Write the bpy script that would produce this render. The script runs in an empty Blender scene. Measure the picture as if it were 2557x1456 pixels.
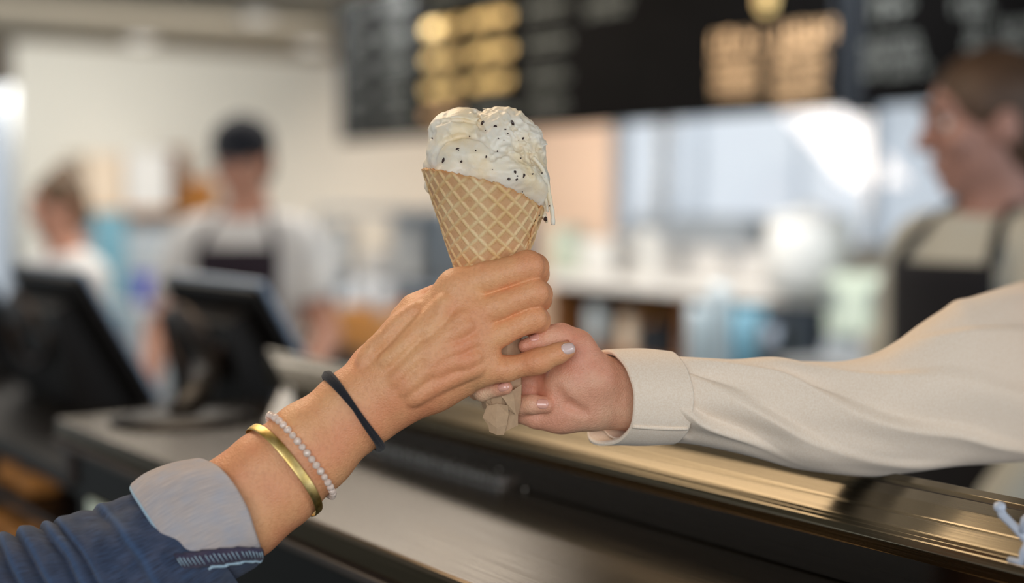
import bpy, bmesh, math, random
import numpy as np
from mathutils import Vector, Matrix, noise
from mathutils.bvhtree import BVHTree
random.seed(4); np.random.seed(4)
SC = bpy.context.scene
COL = SC.collection

# ---------------------------------------------------------------- camera
FPX = 50/36*2557.0
HEAD, PITCH = math.radians(35), math.atan(230/FPX)
EYE = Vector((0, 0, 1.45))
cam_d = bpy.data.cameras.new('camera'); cam_d.lens = 50; cam_d.sensor_width = 36
cam = bpy.data.objects.new('camera', cam_d); COL.objects.link(cam)
cam.location = EYE; cam.rotation_euler = (math.pi/2-PITCH, 0, -HEAD)
cam_d.dof.use_dof = True; cam_d.dof.focus_distance = 0.885; cam_d.dof.aperture_fstop = 2.2
cam_d.clip_start = 0.02
SC.camera = cam
VF = Vector((math.sin(HEAD)*math.cos(PITCH), math.cos(HEAD)*math.cos(PITCH), -math.sin(PITCH)))
VR = Vector((math.cos(HEAD), -math.sin(HEAD), 0)); VU = VR.cross(VF)

# ---------------------------------------------------------------- world, light, exposure
W = bpy.data.worlds.new('sky'); SC.world = W; W.use_nodes = True
W.node_tree.nodes['Background'].inputs[0].default_value = (0.86, 0.94, 1.0, 1)
W.node_tree.nodes['Background'].inputs[1].default_value = 0.72
SC.view_settings.view_transform = 'Standard'; SC.view_settings.look = 'None'
SC.view_settings.gamma = 1; SC.view_settings.use_curve_mapping = False
SC.view_settings.exposure = 0.0
SC.cycles.use_denoising = True
SC.cycles.max_bounces = 7; SC.cycles.transparent_max_bounces = 12
SC.cycles.caustics_reflective = False; SC.cycles.caustics_refractive = False
SC.cycles.sample_clamp_indirect = 4

def area(name, loc, target, sx, sy, power, col):
    d = bpy.data.lights.new(name, 'AREA'); d.shape = 'RECTANGLE'; d.size = sx; d.size_y = sy
    d.energy = power; d.color = col
    o = bpy.data.objects.new(name, d); COL.objects.link(o); o.location = loc
    o.rotation_euler = (Vector(target)-Vector(loc)).to_track_quat('-Z', 'Y').to_euler()
    return o
CEIL = 2.52
# daylight of the storefront windows behind and beside the photographer
area('daylight_storefront', (-1.6, -2.0, 2.0), (.9, .9, 1.2), 2.6, 1.4, 56, (.96, .96, .97))
area('daylight_side', (2.6, -2.2, 2.0), (1.0, 1.2, 1.25), 2.2, 1.2, 30, (.86, .93, 1.0))
# sun on the facade across the street; the roof keeps it out of the shop
sd = bpy.data.lights.new('sun', 'SUN'); sd.energy = 2.2; sd.angle = .01; sd.color = (1, .97, .92)
so = bpy.data.objects.new('sun', sd); COL.objects.link(so); so.location = (-3, 0, 8)
so.rotation_euler = Vector((.62, .10, -.78)).to_track_quat('-Z', 'Y').to_euler()
# ceiling lamps: warm over the counter and at the end wall; added fills further back
area('overhead_light', (0.55, 1.75, 2.45), (0.6, 1.5, 1.0), 1.1, 1.1, 25, (1.0, .78, .56))
area('overhead_light', (2.3, 5.2, 2.45), (2.4, 5.4, 1.0), 2.2, 3.4, 95, (1.0, .93, .84))
area('overhead_light', (5.5, 8.1, 2.45), (6.6, 8.3, 1.2), .8, 2.6, 80, (1.0, .84, .70))  # unseen fill, added to lift the back wall
area('overhead_light', (3.3, 5.9, 2.47), (4.05, 6.7, 1.2), .8, .8, 30, (.95, .97, 1.0))  # added light so the rack canisters come out bright
area('menu_fill', (2.75, 4.7, 2.47), (3.4, 4.7, 2.05), 2.6, .25, 24, (1.0, .86, .66))  # strip added above to brighten the gold lettering
area('overhead_light', (3.0, 3.0, 2.47), (4.0, 3.3, 1.0), .7, 1.6, 34, (.93, .97, 1.0))  # added fill for the fronts along the back counter
area('end_wall_light', (2.6, 7.9, 2.45), (2.7, 9.9, 1.2), 3.0, .6, 60, (1.0, .96, .88))

# ---------------------------------------------------------------- helpers: geometry of the view, used to survey the photo
def ray(px, py):
    return VR*((px-1278.5)/FPX) + VU*((728-py)/FPX) + VF
def P(px, py, f=0.9): return EYE + ray(px, py)*f
def onX(px, py, X): d = ray(px, py); return EYE + d*((X-EYE.x)/d.x)
def onY(px, py, Y): d = ray(px, py); return EYE + d*((Y-EYE.y)/d.y)
def onZ(px, py, Z): d = ray(px, py); return EYE + d*((Z-EYE.z)/d.z)

# ---------------------------------------------------------------- object helpers
def tag(o, label=None, cat=None, group=None, kind=None):
    if label: o['label'] = label
    if cat: o['category'] = cat
    if group: o['group'] = group
    if kind: o['kind'] = kind
    return o
def thing(name, label, cat, loc=(0,0,0), group=None):
    o = bpy.data.objects.new(name, None); COL.objects.link(o); o.location = loc
    o.empty_display_size = .05
    return tag(o, label, cat, group)
def setparent(o, parent):
    o.parent = parent
    if parent:
        # locations are given in the world; thing empties carry location and z rotation only
        o.matrix_parent_inverse = parent_matrix(parent).inverted()
def parent_matrix(p):
    m = Matrix.LocRotScale(p.location, p.rotation_euler, p.scale)
    return (parent_matrix(p.parent) @ p.matrix_parent_inverse @ m) if p.parent else m
def mesh_obj(name, verts, faces, mat, parent=None, smooth=False, center=True):
    me = bpy.data.meshes.new(name)
    v = np.asarray(verts, dtype=np.float64).reshape(-1, 3)
    c = (v.min(0)+v.max(0))/2 if center else np.zeros(3)
    if center and parent is None: c[2] = v[:, 2].min()
    if isinstance(faces, np.ndarray):
        n = len(faces); k = faces.shape[1]
        me.vertices.add(len(v)); me.vertices.foreach_set('co', (v-c).ravel())
        me.loops.add(n*k); me.loops.foreach_set('vertex_index', faces.ravel().astype(np.int32))
        me.polygons.add(n); me.polygons.foreach_set('loop_start', np.arange(0, n*k, k, dtype=np.int32))
        me.polygons.foreach_set('loop_total', np.full(n, k, dtype=np.int32))
        me.update(calc_edges=True)
    else:
        me.from_pydata((v-c).tolist(), [], [list(f) for f in faces]); me.update()
    if smooth: me.polygons.foreach_set('use_smooth', np.ones(len(me.polygons), dtype=bool))
    if mat: me.materials.append(mat)
    o = bpy.data.objects.new(name, me); COL.objects.link(o); o.location = c
    setparent(o, parent)
    return o
def bm_obj(name, bm, mat, parent=None, smooth=False):
    bmesh.ops.recalc_face_normals(bm, faces=bm.faces)
    vs = [v.co[:] for v in bm.verts]; bm.verts.index_update()
    fs = [[v.index for v in f.verts] for f in bm.faces]
    bm.free()
    return mesh_obj(name, vs, fs, mat, parent, smooth)
def attr(o, name, vals):
    a = o.data.attributes.new(name, 'FLOAT', 'POINT'); a.data.foreach_set('value', np.asarray(vals, dtype=np.float32))
def bx(bm, x0, x1, y0, y1, z0, z1, bev=0):
    b = bmesh.new()
    vs = [b.verts.new(p) for p in ((x0,y0,z0),(x1,y0,z0),(x1,y1,z0),(x0,y1,z0),(x0,y0,z1),(x1,y0,z1),(x1,y1,z1),(x0,y1,z1))]
    for f in ((0,3,2,1),(4,5,6,7),(0,1,5,4),(1,2,6,5),(2,3,7,6),(3,0,4,7)): b.faces.new([vs[i] for i in f])
    if bev: bmesh.ops.bevel(b, geom=b.edges[:], offset=bev, segments=2, profile=.5, affect='EDGES')
    me = bpy.data.meshes.new('t'); b.to_mesh(me); b.free(); bm.from_mesh(me); bpy.data.meshes.remove(me)
def box(name, x0, x1, y0, y1, z0, z1, mat, parent=None, bev=0.004):
    bm = bmesh.new(); bx(bm, min(x0,x1), max(x0,x1), min(y0,y1), max(y0,y1), min(z0,z1), max(z0,z1), bev)
    return bm_obj(name, bm, mat, parent)
def prism(name, poly, d, mat, parent=None, smooth=False):
    """poly: list of world points (planar), d: extrusion vector"""
    n = len(poly); v = [Vector(p) for p in poly]+[Vector(p)+Vector(d) for p in poly]
    f = [list(range(n))[::-1], list(range(n, 2*n))]+[[i, (i+1) % n, (i+1) % n+n, i+n] for i in range(n)]
    bm = bmesh.new(); bv = [bm.verts.new(p) for p in v]
    for q in f: bm.faces.new([bv[i] for i in q])
    return bm_obj(name, bm, mat, parent, smooth)
def lathe(name, prof, loc, mat, parent=None, seg=28, axis=None):
    """prof: (radius, height) pairs; closes on the axis"""
    q = Vector((0,0,1)).rotation_difference(Vector(axis).normalized()) if axis is not None else None
    v, f = [], []
    m = len(prof)
    for i in range(seg):
        a = 2*math.pi*i/seg
        for r, z in prof:
            p = Vector((max(r, 1e-5)*math.cos(a), max(r, 1e-5)*math.sin(a), z))
            if q: p = q @ p
            v.append(p+Vector(loc))
    for i in range(seg):
        j = (i+1) % seg
        for k in range(m-1): f.append((i*m+k, j*m+k, j*m+k+1, i*m+k+1))
    bm = bmesh.new(); bv = [bm.verts.new(p) for p in v]
    for q2 in f: bm.faces.new([bv[i] for i in q2])
    bmesh.ops.remove_doubles(bm, verts=bm.verts[:], dist=2e-5)
    o = bm_obj(name, bm, mat, parent, True)
    return o
def sweep(path, radii, seg=12, up=None, flat=1.0, closed=False, twist=None):
    """tube through path points; returns verts, faces. flat = thickness ratio along the second axis"""
    pts = [Vector(p) for p in path]; n = len(pts); v, f = [], []
    prev = None
    for i in range(n):
        if closed: t = pts[(i+1) % n]-pts[i-1]
        else: t = pts[min(i+1, n-1)]-pts[max(i-1, 0)]
        t.normalize()
        if up is not None:
            a = (up[i] if isinstance(up, list) else Vector(up)); a = (a - t*a.dot(t)).normalized()
        elif prev is None:
            a = t.orthogonal().normalized()
        else: a = (prev - t*prev.dot(t)).normalized()
        prev = a; b = t.cross(a)
        if twist: 
            w = twist[i]; a, b = a*math.cos(w)+b*math.sin(w), b*math.cos(w)-a*math.sin(w)
        r = radii[i] if hasattr(radii, '__len__') else radii
        for k in range(seg):
            th = 2*math.pi*k/seg
            v.append(pts[i]+a*(r*flat*math.cos(th))+b*(r*math.sin(th)))
    for i in range(n if closed else n-1):
        j = (i+1) % n
        for k in range(seg):
            l = (k+1) % seg
            f.append((i*seg+k, i*seg+l, j*seg+l, j*seg+k))
    if not closed:
        f.append(tuple(range(seg))[::-1]); f.append(tuple((n-1)*seg+k for k in range(seg)))
    return v, f
def tube(name, path, radii, mat, parent=None, **kw):
    v, f = sweep(path, radii, **kw); return mesh_obj(name, v, f, mat, parent, True)
def spline(pts, n):
    """Catmull-Rom through rows of numbers -> n rows"""
    A = np.array([list(p) for p in pts], float); m = len(A)
    T = np.linspace(0, m-1, n); out = []
    for t in T:
        i = min(int(t), m-2); u = t-i
        p0, p1, p2, p3 = A[max(i-1, 0)], A[i], A[i+1], A[min(i+2, m-1)]
        out.append(.5*((2*p1)+(-p0+p2)*u+(2*p0-5*p1+4*p2-p3)*u*u+(-p0+3*p1-3*p2+p3)*u**3))
    return np.array(out)

# ---------------------------------------------------------------- smooth solids: a distance field turned into ONE surface
class Field:
    def __init__(s, lo, hi, h, basis=None, origin=(0,0,0)):
        s.lo = np.array(lo, float); s.h = h
        s.n = np.ceil((np.array(hi)-s.lo)/h).astype(int)+1
        s.F = np.full(tuple(s.n), 0.05, dtype=np.float32)
        s.basis = basis; s.origin = origin
    def box(s, lo, hi):
        a = np.clip(np.floor((np.array(lo)-s.lo)/s.h).astype(int), 0, s.n-1)
        b = np.clip(np.ceil((np.array(hi)-s.lo)/s.h).astype(int)+1, 1, s.n)
        if np.any(b <= a): return None, None
        sl = tuple(slice(a[i], b[i]) for i in range(3))
        g = [(s.lo[i]+np.arange(a[i], b[i])*s.h).astype(np.float32) for i in range(3)]
        return sl, np.meshgrid(*g, indexing='ij', sparse=True)
    def mix(s, sl, d, k, op):
        A = s.F[sl]
        if op == 'sub':
            d = -d
            if k <= 0: s.F[sl] = np.maximum(A, d); return
            q = np.clip(.5-.5*(d-A)/k, 0, 1) ; s.F[sl] = d*(1-q)+A*q + k*q*(1-q); return
        if k <= 0: s.F[sl] = np.minimum(A, d); return
        q = np.clip(.5+.5*(A-d)/k, 0, 1)
        s.F[sl] = A*(1-q)+d*q-k*q*(1-q)
    def cone(s, a, b, ra, rb, k=.004, op='add'):
        a = np.array(a, float); b = np.array(b, float); m = max(ra, rb)+k+3*s.h
        sl, g = s.box(np.minimum(a, b)-m, np.maximum(a, b)+m)
        if sl is None: return
        ba = b-a; L2 = float(ba@ba)+1e-12
        p = [g[i]-a[i] for i in range(3)]
        t = np.clip((p[0]*ba[0]+p[1]*ba[1]+p[2]*ba[2])/L2, 0, 1)
        d = np.sqrt((p[0]-t*ba[0])**2+(p[1]-t*ba[1])**2+(p[2]-t*ba[2])**2)-(ra+(rb-ra)*t)
        s.mix(sl, d, k, op)
    def ell(s, c, r, k=.004, op='add', M=None):
        """ellipsoid, M: 3x3 whose rows are its axes"""
        c = np.array(c, float); r = np.array(r, float)*np.ones(3); m = r.max()+k+3*s.h
        sl, g = s.box(c-m, c+m)
        if sl is None: return
        p = [g[i]-c[i] for i in range(3)]
        if M is not None: p = [M[i][0]*p[0]+M[i][1]*p[1]+M[i][2]*p[2] for i in range(3)]
        k0 = np.sqrt((p[0]/r[0])**2+(p[1]/r[1])**2+(p[2]/r[2])**2)
        k1 = np.sqrt((p[0]/r[0]**2)**2+(p[1]/r[1]**2)**2+(p[2]/r[2]**2)**2)+1e-9
        s.mix(sl, k0*(k0-1)/k1, k, op)
    def chain(s, pts, k=.004, op='add'):
        for p, q in zip(pts[:-1], pts[1:]): s.cone(p[0], q[0], p[1], q[1], k, op)
    def mesh(s):
        F = s.F; N = F < 0
        c = [N[i:F.shape[0]-1+i, j:F.shape[1]-1+j, l:F.shape[2]-1+l] for i in (0,1) for j in (0,1) for l in (0,1)]
        al = c[0].copy(); an = c[0].copy()
        for x in c[1:]: al &= x; an |= x
        act = np.argwhere(an & ~al)
        idx = np.full(an.shape, -1, dtype=np.int32); idx[tuple(act.T)] = np.arange(len(act))
        S = np.zeros((len(act), 3)); cnt = np.zeros(len(act))
        cor = [(i,j,l) for i in (0,1) for j in (0,1) for l in (0,1)]
        val = {q: F[act[:,0]+q[0], act[:,1]+q[1], act[:,2]+q[2]].astype(float) for q in cor}
        for q in cor:
            for ax in range(3):
                if q[ax]: continue
                w = list(q); w[ax] = 1; w = tuple(w)
                a, b = val[q], val[w]; m = (a < 0) != (b < 0)
                t = np.where(m, a/np.where(m, a-b, 1), 0)
                pt = np.array(q, float)[None]+np.zeros((len(act), 1)); pt[:, ax] += t
                S += pt*m[:, None]; cnt += m
        V = (act+S/cnt[:, None])*s.h+s.lo
        quads = []
        for ax in range(3):
            u, w = (ax+1) % 3, (ax+2) % 3
            sh = [slice(None)]*3; sh2 = [slice(None)]*3
            sh[ax] = slice(0, -1); sh2[ax] = slice(1, None)
            a, b = N[tuple(sh)], N[tuple(sh2)]
            e = np.argwhere(a != b)
            e = e[(e[:, u] > 0) & (e[:, w] > 0) & (e[:, u] < F.shape[u]-1) & (e[:, w] < F.shape[w]-1)]
            if not len(e): continue
            fl = a[tuple(e.T)]
            def cell(du, dw):
                q = e.copy(); q[:, u] -= du; q[:, w] -= dw
                return idx[tuple(q.T)]
            Q = np.stack([cell(1,1), cell(0,1), cell(0,0), cell(1,0)], 1)
            Q[~fl] = Q[~fl][:, ::-1]
            quads.append(Q)
        Q = np.concatenate(quads); Q = Q[(Q >= 0).all(1)]
        if s.basis is not None: V = np.array(s.origin)[None]+V@np.array(s.basis)
        return V, Q
# camera-oriented metric frame (right, up, forward) only orients the sampling grid
CB = [list(VR), list(VU), list(VF)]
def L(px, py, dz=0, F0=.9):
    """survey point: picture position and depth offset dz in quarter millimetres -> metric (right, up, forward)"""
    f = F0+dz*F0/FPX
    return np.array([(px-1278.5)/FPX*f, (728-py)/FPX*f, f])
def toW(p): return EYE+VR*float(p[0])+VU*float(p[1])+VF*float(p[2])
U1 = .9/FPX          # one picture unit at the cone, 0.25 mm

# ---------------------------------------------------------------- materials
def newmat(name):
    m = bpy.data.materials.new(name); m.use_nodes = True
    return m, m.node_tree.nodes, m.node_tree.links, m.node_tree.nodes['Principled BSDF']
def sr(r, g, b):
    f = lambda c: (c/255/12.92) if c/255 <= .04045 else ((c/255+.055)/1.055)**2.4
    return (f(r), f(g), f(b), 1)
def plain(name, col, rough=.5, metal=0, var=.12, scale=14, bump=0, emit=0, coat=0, spec=.5):
    m, N, Lk, B = newmat(name)
    B.inputs['Roughness'].default_value = rough; B.inputs['Metallic'].default_value = metal; B.inputs['Specular IOR Level'].default_value = spec
    if coat: B.inputs['Coat Weight'].default_value = coat
    tc = N.new('ShaderNodeTexCoord'); n = N.new('ShaderNodeTexNoise'); n.inputs['Scale'].default_value = scale
    n.inputs['Detail'].default_value = 4
    Lk.new(tc.outputs['Object'], n.inputs['Vector'])
    r = N.new('ShaderNodeValToRGB'); Lk.new(n.outputs['Fac'], r.inputs['Fac'])
    r.color_ramp.elements[0].position = .3; r.color_ramp.elements[1].position = .7
    r.color_ramp.elements[0].color = tuple(c*(1-var) for c in col[:3])+(1,)
    r.color_ramp.elements[1].color = tuple(min(1, c*(1+var)) for c in col[:3])+(1,)
    Lk.new(r.outputs['Color'], B.inputs['Base Color'])
    if bump:
        b = N.new('ShaderNodeBump'); b.inputs['Strength'].default_value = bump; b.inputs['Distance'].default_value = .001
        Lk.new(n.outputs['Fac'], b.inputs['Height']); Lk.new(b.outputs['Normal'], B.inputs['Normal'])
    if emit:
        B.inputs['Emission Color'].default_value = col; B.inputs['Emission Strength'].default_value = emit
    return m
def node(N, t, **k):
    n = N.new(t)
    for a, b in k.items():
        if hasattr(n, a): setattr(n, a, b)
        else: n.inputs[a].default_value = b
    return n
def mixc(N, Lk, fac, c1, c2):
    n = N.new('ShaderNodeMix'); n.data_type = 'RGBA'
    for i, c in ((0, fac), (6, c1), (7, c2)):
        if isinstance(c, (tuple, float, int)): n.inputs[i].default_value = c
        else: Lk.new(c, n.inputs[i])
    return n.outputs[2]
def ramp(N, Lk, src, p0, p1, c0=(0,0,0,1), c1=(1,1,1,1)):
    r = N.new('ShaderNodeValToRGB'); Lk.new(src, r.inputs['Fac'])
    e = r.color_ramp.elements; e[0].position = p0; e[1].position = p1; e[0].color = c0; e[1].color = c1
    return r.outputs['Color']
def skin_mat(name, base, red, dark, sss=.10):
    m, N, Lk, B = newmat(name)
    tc = N.new('ShaderNodeTexCoord')
    big = node(N, 'ShaderNodeTexNoise', Scale=26, Detail=3); Lk.new(tc.outputs['Object'], big.inputs['Vector'])
    fine = node(N, 'ShaderNodeTexNoise', Scale=420, Detail=3); Lk.new(tc.outputs['Object'], fine.inputs['Vector'])
    vor = node(N, 'ShaderNodeTexVoronoi', Scale=900); Lk.new(tc.outputs['Object'], vor.inputs['Vector'])
    at = N.new('ShaderNodeAttribute'); at.attribute_name = 'red'
    c = mixc(N, Lk, ramp(N, Lk, big.outputs['Fac'], .35, .7), base, red)
    c = mixc(N, Lk, at.outputs['Fac'], c, red)
    c = mixc(N, Lk, ramp(N, Lk, fine.outputs['Fac'], .45, .75, (0,0,0,1), (.28,.28,.28,1)), c, dark)
    fr = node(N, 'ShaderNodeTexVoronoi', Scale=95); Lk.new(tc.outputs['Object'], fr.inputs['Vector'])
    fk = ramp(N, Lk, fr.outputs['Distance'], .045, .085, (.55,.55,.55,1), (0,0,0,1))
    fn = node(N, 'ShaderNodeTexNoise', Scale=60); Lk.new(tc.outputs['Object'], fn.inputs['Vector'])
    fm = N.new('ShaderNodeMath'); fm.operation = 'MULTIPLY'
    Lk.new(fk, fm.inputs[0]); Lk.new(ramp(N, Lk, fn.outputs['Fac'], .55, .68), fm.inputs[1])
    c = mixc(N, Lk, fm.outputs[0], c, dark)
    Lk.new(c, B.inputs['Base Color'])
    B.inputs['Roughness'].default_value = .47
    B.inputs['Subsurface Weight'].default_value = sss; B.inputs['Subsurface Radius'].default_value = (1, .35, .18)
    B.inputs['Subsurface Scale'].default_value = .006
    # fine skin lines that run across the limb
    mp = N.new('ShaderNodeMapping'); mp.inputs['Scale'].default_value = (1, .35, 1); Lk.new(tc.outputs['Object'], mp.inputs['Vector'])
    ln = node(N, 'ShaderNodeTexNoise', Scale=650, Detail=2); Lk.new(mp.outputs['Vector'], ln.inputs['Vector'])
    ad = N.new('ShaderNodeMath'); ad.operation = 'ADD'; Lk.new(ln.outputs['Fac'], ad.inputs[0]); Lk.new(vor.outputs['Distance'], ad.inputs[1])
    b = node(N, 'ShaderNodeBump', Strength=.45, Distance=.0005); Lk.new(ad.outputs[0], b.inputs['Height'])
    Lk.new(b.outputs['Normal'], B.inputs['Normal'])
    return m
M = {}
M['skin_tan'] = skin_mat('skin_tan', sr(236,178,128), sr(230,152,110), sr(190,122,80))
M['skin_pale'] = skin_mat('skin_pale', sr(240,198,164), sr(228,156,128), sr(196,136,106), .10)
M['skin_far'] = plain('skin_far', sr(214,158,134), .5, var=.05)
M['skin_face'] = plain('skin_face', sr(176,134,122), .5, var=.05)
M['nail'] = plain('nail', sr(232,172,154), .2, var=.04, coat=.6)
M['nail_pale'] = plain('nail_pale', sr(232,204,198), .15, var=.04, coat=.8)
# ---------------------------------------------------------------- more materials
def fabric(name, c1, c2, rough=.9, scale=1500, bump=.25, blot=None):
    m, N, Lk, B = newmat(name); tc = N.new('ShaderNodeTexCoord')
    w1 = node(N, 'ShaderNodeTexNoise', Scale=scale, Detail=1); w2 = node(N, 'ShaderNodeTexNoise', Scale=40, Detail=4)
    for w in (w1, w2): Lk.new(tc.outputs['Object'], w.inputs['Vector'])
    c = mixc(N, Lk, ramp(N, Lk, w1.outputs['Fac'], .3, .7), c1, c2)
    if blot: c = mixc(N, Lk, ramp(N, Lk, w2.outputs['Fac'], .42, .68), c, blot)
    Lk.new(c, B.inputs['Base Color']); B.inputs['Roughness'].default_value = rough
    B.inputs['Sheen Weight'].default_value = .15
    b = node(N, 'ShaderNodeBump', Strength=bump, Distance=.0005); Lk.new(w1.outputs['Fac'], b.inputs['Height']); Lk.new(b.outputs['Normal'], B.inputs['Normal'])
    return m
def denim(name, dark, light, thread, sc=420, wear=True):
    """twill: fine ribs along the UV direction plus long slubs, wear on the ridges (attribute 'wear')"""
    m, N, Lk, B = newmat(name); tc = N.new('ShaderNodeTexCoord')
    def nz(sx, sy, det=2):
        mp = N.new('ShaderNodeMapping'); mp.inputs['Scale'].default_value = (sx, sy, 1); Lk.new(tc.outputs['UV'], mp.inputs['Vector'])
        n = node(N, 'ShaderNodeTexNoise', Scale=1, Detail=det); Lk.new(mp.outputs['Vector'], n.inputs['Vector']); return n.outputs['Fac']
    slub = nz(170, 9, 3); cross = nz(60, 420, 1); blot = nz(9, 9, 4)
    mp = N.new('ShaderNodeMapping'); mp.inputs['Rotation'].default_value = (0, 0, .9); Lk.new(tc.outputs['UV'], mp.inputs['Vector'])
    wv = node(N, 'ShaderNodeTexWave', Scale=sc/6.28, Distortion=1.2, Detail=1); wv.inputs['Detail Scale'].default_value = 4
    Lk.new(mp.outputs['Vector'], wv.inputs['Vector'])
    c = mixc(N, Lk, ramp(N, Lk, slub, .38, .66), dark, light)
    c = mixc(N, Lk, ramp(N, Lk, cross, .45, .7, (0,0,0,1), (.5,.5,.5,1)), c, dark)
    c = mixc(N, Lk, ramp(N, Lk, blot, .42, .75, (0,0,0,1), (.45,.45,.45,1)), c, thread)
    c = mixc(N, Lk, ramp(N, Lk, wv.outputs['Fac'], .2, .9, (0,0,0,1), (.38,.38,.38,1)), c, thread)
    if wear:
        at = N.new('ShaderNodeAttribute'); at.attribute_name = 'wear'
        c = mixc(N, Lk, at.outputs['Fac'], c, tuple(min(1, x*1.5) for x in light[:3])+(1,))
    Lk.new(c, B.inputs['Base Color']); B.inputs['Roughness'].default_value = .88; B.inputs['Sheen Weight'].default_value = .1
    ad = N.new('ShaderNodeMath'); ad.operation = 'ADD'; Lk.new(wv.outputs['Fac'], ad.inputs[0]); Lk.new(slub, ad.inputs[1])
    b = node(N, 'ShaderNodeBump', Strength=.5, Distance=.0004); Lk.new(ad.outputs[0], b.inputs['Height']); Lk.new(b.outputs['Normal'], B.inputs['Normal'])
    return m
M['denim'] = denim('denim', sr(10,26,52), sr(58,84,120), sr(92,96,118))
M['denim_inside'] = denim('denim_inside', sr(196,180,174), sr(226,208,196), sr(168,184,208), sc=700, wear=False)
M['denim_hem'] = denim('denim_hem', sr(26,34,66), sr(60,62,96), sr(110,90,100), wear=False)
M['denim_fray'] = fabric('denim_fray', sr(140,176,200), sr(190,210,222))
M['thread'] = plain('thread', sr(196,160,120), .8)
M['shirt_cream'] = fabric('shirt_cream', sr(240,220,198), sr(248,232,214), scale=900, bump=.06)
M['shirt_white'] = fabric('shirt_white', sr(232,230,228), sr(240,240,240), scale=300, bump=.1)
M['shirt_grey'] = fabric('shirt_grey', sr(196,196,186), sr(208,210,202), scale=300, bump=.1)
M['apron'] = fabric('apron', sr(12,13,22), sr(18,19,30), scale=400, bump=.2)
M['apron_brown'] = fabric('apron_brown', sr(40,30,42), sr(50,38,50), scale=400, bump=.2)
M['cap'] = fabric('cap', sr(20,22,32), sr(30,34,46), scale=300)
M['hair_brown'] = plain('hair_brown', sr(92,68,44), .55, var=.35, scale=40, bump=.5)
M['hair_dark'] = plain('hair_dark', sr(40,30,26), .55, var=.3, scale=40, bump=.5)
M['hair_blond'] = plain('hair_blond', sr(78,58,44), .55, var=.3, scale=40, bump=.5)
M['eye_white'] = plain('eye_white', sr(220,215,210), .2, var=.01)
M['iris'] = plain('iris', sr(40,28,22), .2, var=.05)
M['lips'] = plain('lips', sr(168,90,86), .4, var=.05)
M['elastic'] = fabric('elastic', sr(12,13,20), sr(26,28,38), scale=2600, bump=.6)
M['bead'] = plain('bead', sr(232,210,196), .22, var=.12, scale=260, coat=.4)
M['silver'] = plain('silver', sr(150,144,136), .2, metal=1, var=.1)
def brass():
    m, N, Lk, B = newmat('brass'); tc = N.new('ShaderNodeTexCoord')
    n = node(N, 'ShaderNodeTexNoise', Scale=120, Detail=5); Lk.new(tc.outputs['Object'], n.inputs['Vector'])
    mp = N.new('ShaderNodeMapping'); mp.inputs['Scale'].default_value = (400, 60, 400); Lk.new(tc.outputs['Object'], mp.inputs['Vector'])
    n2 = node(N, 'ShaderNodeTexNoise', Scale=1, Detail=3); Lk.new(mp.outputs['Vector'], n2.inputs['Vector'])
    Lk.new(mixc(N, Lk, ramp(N, Lk, n.outputs['Fac'], .35, .7), sr(204,172,96), sr(232,208,146)), B.inputs['Base Color'])
    B.inputs['Metallic'].default_value = 1; Lk.new(ramp(N, Lk, n2.outputs['Fac'], .3, .7, (.36,.36,.36,1), (.5,.5,.5,1)), B.inputs['Roughness'])
    b = node(N, 'ShaderNodeBump', Strength=.15, Distance=.0004); Lk.new(n2.outputs['Fac'], b.inputs['Height']); Lk.new(b.outputs['Normal'], B.inputs['Normal'])
    return m
M['brass'] = brass()
def waffle():
    m, N, Lk, B = newmat('waffle'); tc = N.new('ShaderNodeTexCoord')
    at = N.new('ShaderNodeAttribute'); at.attribute_name = 'ridge'
    n = node(N, 'ShaderNodeTexNoise', Scale=70, Detail=3); n2 = node(N, 'ShaderNodeTexNoise', Scale=900, Detail=3)
    for q in (n, n2): Lk.new(tc.outputs['Object'], q.inputs['Vector'])
    cell = mixc(N, Lk, ramp(N, Lk, n.outputs['Fac'], .35, .68), sr(206,158,112), sr(220,180,136))
    rid = mixc(N, Lk, ramp(N, Lk, n.outputs['Fac'], .35, .68), sr(228,190,132), sr(238,212,164))
    c = mixc(N, Lk, at.outputs['Fac'], cell, rid)
    c = mixc(N, Lk, ramp(N, Lk, n2.outputs['Fac'], .55, .8, (0,0,0,1), (.35,.35,.35,1)), c, sr(168,112,66))
    a2 = N.new('ShaderNodeAttribute'); a2.attribute_name = 'toast'
    c = mixc(N, Lk, a2.outputs['Fac'], c, sr(196,132,62))
    Lk.new(c, B.inputs['Base Color']); B.inputs['Roughness'].default_value = .5
    B.inputs['Subsurface Weight'].default_value = .08; B.inputs['Subsurface Scale'].default_value = .004
    b = node(N, 'ShaderNodeBump', Strength=.3, Distance=.0005); Lk.new(n2.outputs['Fac'], b.inputs['Height']); Lk.new(b.outputs['Normal'], B.inputs['Normal'])
    return m
M['waffle'] = waffle()
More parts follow.
